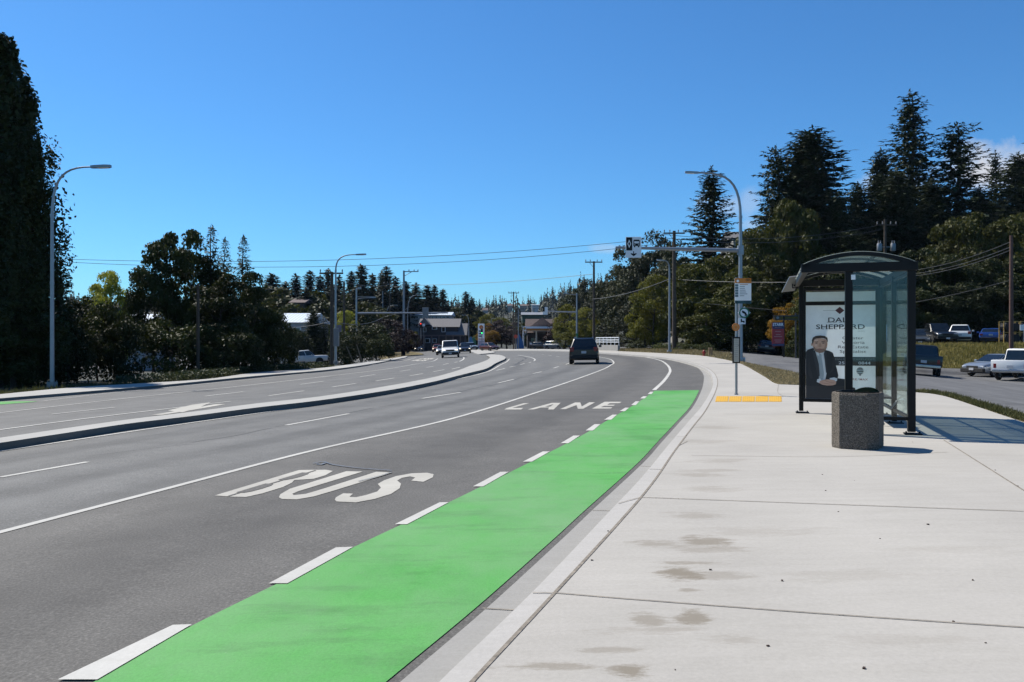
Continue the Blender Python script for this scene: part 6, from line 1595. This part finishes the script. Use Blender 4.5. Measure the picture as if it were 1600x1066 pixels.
car('suv', 'white car seen from behind in the upper car park', 'car', D(1500,547,77), -29, PW, z=g(D(1500,547,77).x, 82))
car('coupe', 'bright blue coupe seen from behind in the upper car park', 'car', D(1548,547,77), -30, PBl, z=g(D(1548,547,77).x, 82))
car('suv', 'dark silver car at the left end of the upper car park behind the shelter post', 'car', D(1437,548,78), 155, paint('dusk', (.05,.06,.07)), z=g(D(1437,548,78).x, 82))
car('pickup', 'dark pickup truck facing forward next to the shelter in the upper car park', 'pickup truck', D(1463,548,77), 172, PB, name='parked_truck', z=g(D(1463,548,77).x, 81))
# tyre racks on the upper car park
for u0, u1, l, n0 in [(1565,1589,'yellow framed rack of black drums left of the reddish pole',4), (1591,1612,'second rack of drums at the right border behind the reddish pole',4)]:
    d = 74; p = D((u0+u1)/2, 548, d); z0 = g(p.x, p.y); k = d/F; w = (u1-u0)*k; h = 2.05
    t = thing('drum_rack', l, 'rack', (p.x, p.y, z0)); mb = MB()
    for x in (-w/2, w/2):
        for y in (-.35, .35): mb.box((x, y, h/2), (.07,.07,h))
    for z in (.12, h*.52, h):
        for y in (-.35, .35): mb.box((0, y, z), (w-.07,.06,.06))
    mb.build('frame', flat('rack_yellow', (.45,.30,.08), .6), t)
    for i in range(2):
        for j in range(2):
            mb = MB(); c = Vector(((-.25+.5*i)*w, 0, .55+j*1.0)); mb.lathe([(0,-.5),(.34,-.5),(.36,-.45),(.36,-.15),(.375,-.13),(.36,-.11),(.36,.45),(.34,.5),(0,.5)], 18, 0, Matrix.Translation(c)@RX(90))
            tag(mb.build('drum', M['blackmat'], None, loc=(p.x, p.y, z0)), ['bottom','top'][j]+' '+['left','right'][i]+' black drum in the '+('rack left of the reddish pole' if u0 == 1565 else 'rack at the right border'), 'drum', 'drums in the racks')
p = D(1600, 512, 72); t = thing('small_sign', 'small white sign at the right border above the drum rack', 'sign', (p.x, p.y, g(p.x, p.y))); h = p.z-g(p.x, p.y)
mb = MB(); mb.cyl((0,.03,0), (0,.03,h+.3), .04, n=6); mb.build('post', M['galv_far'], t); mb = MB(); mb.box((0,0,h), (.7,.03,.5)); mb.build('plate', M['signwhite'], t)
a = P(1462, 563); p = D(1461, 551, a.y); mb = MB(); mb.tube([Vector((.15,0,-.1)), Vector((0,0,.35)), Vector((-.28,0,1.0))], .045, 6)
tag(mb.build('marker_post', flat('yellow_post', (.75,.45,.02), .5), None, loc=a), 'thin leaning yellow marker post in the long grass above the black pickup', 'marker post')
# ---------------------------------------------------------------- light, sky, camera
SUN = Vector((-.66, .52, 1.0)).normalized()
el = math.asin(SUN.z); az = math.atan2(SUN.x, SUN.y)
sl = bpy.data.lights.new('sun', 'SUN'); sl.energy = 4.9; sl.angle = R(.53); sl.color = (1, .943, .845)
so = bpy.data.objects.new('sun', sl); link(so); so.rotation_euler = SUN.to_track_quat('Z', 'Y').to_euler(); so.location = (-40, 30, 60)
W = bpy.data.worlds.new('World'); S.world = W; W.use_nodes = True
nt = W.node_tree; bg = nt.nodes['Background']
sky = nt.nodes.new('ShaderNodeTexSky'); sky.sky_type = 'NISHITA'; sky.sun_disc = False; sky.sun_elevation = el; sky.sun_rotation = az
sky.altitude = 0; sky.air_density = 1.0; sky.dust_density = .25; sky.ozone_density = 2.5
hs = nt.nodes.new('ShaderNodeHueSaturation'); hs.inputs['Saturation'].default_value = 1.0; hs.inputs['Value'].default_value = 1.0
tint = mixc(nt, 'MULTIPLY', sky.outputs[0], (.45,.935,1.36), 1.0)
nt.links.new(tint, hs.inputs['Color'])
# a few small cumulus clouds low over the right-hand trees
tc = nt.nodes.new('ShaderNodeTexCoord'); nz = N(nt, 'ShaderNodeTexNoise', Scale=26.0, Detail=7, Roughness=.6); nt.links.new(tc.outputs['Generated'], nz.inputs['Vector'])
col = hs.outputs['Color']; tot = None
for (u, v, ru, rv, k) in [(1545,268,75,30,1.0),(1590,262,60,24,1.0),(1400,290,50,18,.55),(950,388,30,7,.28),(1142,322,22,16,.35),(1170,318,16,22,.3),(1100,315,14,14,.3),(1190,352,30,10,.4)]:
    c = Vector(((u-800)/F, 1, (533-v)/F)).normalized()
    mp = nt.nodes.new('ShaderNodeMapping'); nt.links.new(tc.outputs['Generated'], mp.inputs['Vector'])
    sx, sy, sz = F/ru, F/ru*.7, F/rv
    mp.inputs['Scale'].default_value = (sx, sy, sz); mp.inputs['Location'].default_value = (-c.x*sx, -c.y*sy, -c.z*sz)
    ln = N(nt, 'ShaderNodeVectorMath', operation='LENGTH'); nt.links.new(mp.outputs['Vector'], ln.inputs[0])
    ad = N(nt, 'ShaderNodeMath', operation='MULTIPLY_ADD'); nt.links.new(nz.outputs['Fac'], ad.inputs[0]); ad.inputs[1].default_value = -2.6; nt.links.new(ln.outputs['Value'], ad.inputs[2])
    mr = N(nt, 'ShaderNodeMapRange'); nt.links.new(ad.outputs[0], mr.inputs['Value'])
    for a_, q in (('From Min', -.95), ('From Max', -.1), ('To Min', k), ('To Max', 0)): mr.inputs[a_].default_value = q
    if tot is None: tot = mr.outputs['Result']
    else:
        mx = N(nt, 'ShaderNodeMath', operation='MAXIMUM'); nt.links.new(tot, mx.inputs[0]); nt.links.new(mr.outputs['Result'], mx.inputs[1]); tot = mx.outputs[0]
col = mixc(nt, 'MIX', col, (6.6,6.9,7.6), tot)
nt.links.new(col, bg.inputs['Color']); bg.inputs['Strength'].default_value = .065
# air: far things fade a little to blue
def haze_box():
    mb = MB(); mb.box((0, 780, 36), (2100, 1760, 82))
    m = bpy.data.materials.new('haze'); m.use_nodes = True; t = m.node_tree; t.nodes.remove(t.nodes['Principled BSDF'])
    v = t.nodes.new('ShaderNodeVolumePrincipled'); v.inputs['Color'].default_value = (.62,.78,1,1); v.inputs['Density'].default_value = .00005
    t.links.new(v.outputs[0], t.nodes['Material Output'].inputs['Volume'])
    tag(mb.build('haze', m), kind='stuff')
haze_box()
cam = bpy.data.cameras.new('camera'); cam.sensor_width = 36; cam.lens = F/1600*36; cam.clip_end = 6000; cam.clip_start = .05
co = bpy.data.objects.new('camera', cam); link(co); co.location = (0, 0, EYE); co.rotation_euler = (R(90), 0, 0); S.camera = co
S.view_settings.view_transform = 'Standard'; S.view_settings.look = 'None'; S.view_settings.gamma = 1; S.view_settings.exposure = .62
S.render.resolution_x = 1024; S.render.resolution_y = 682
S.cycles.max_bounces = 6; S.cycles.transparent_max_bounces = 12
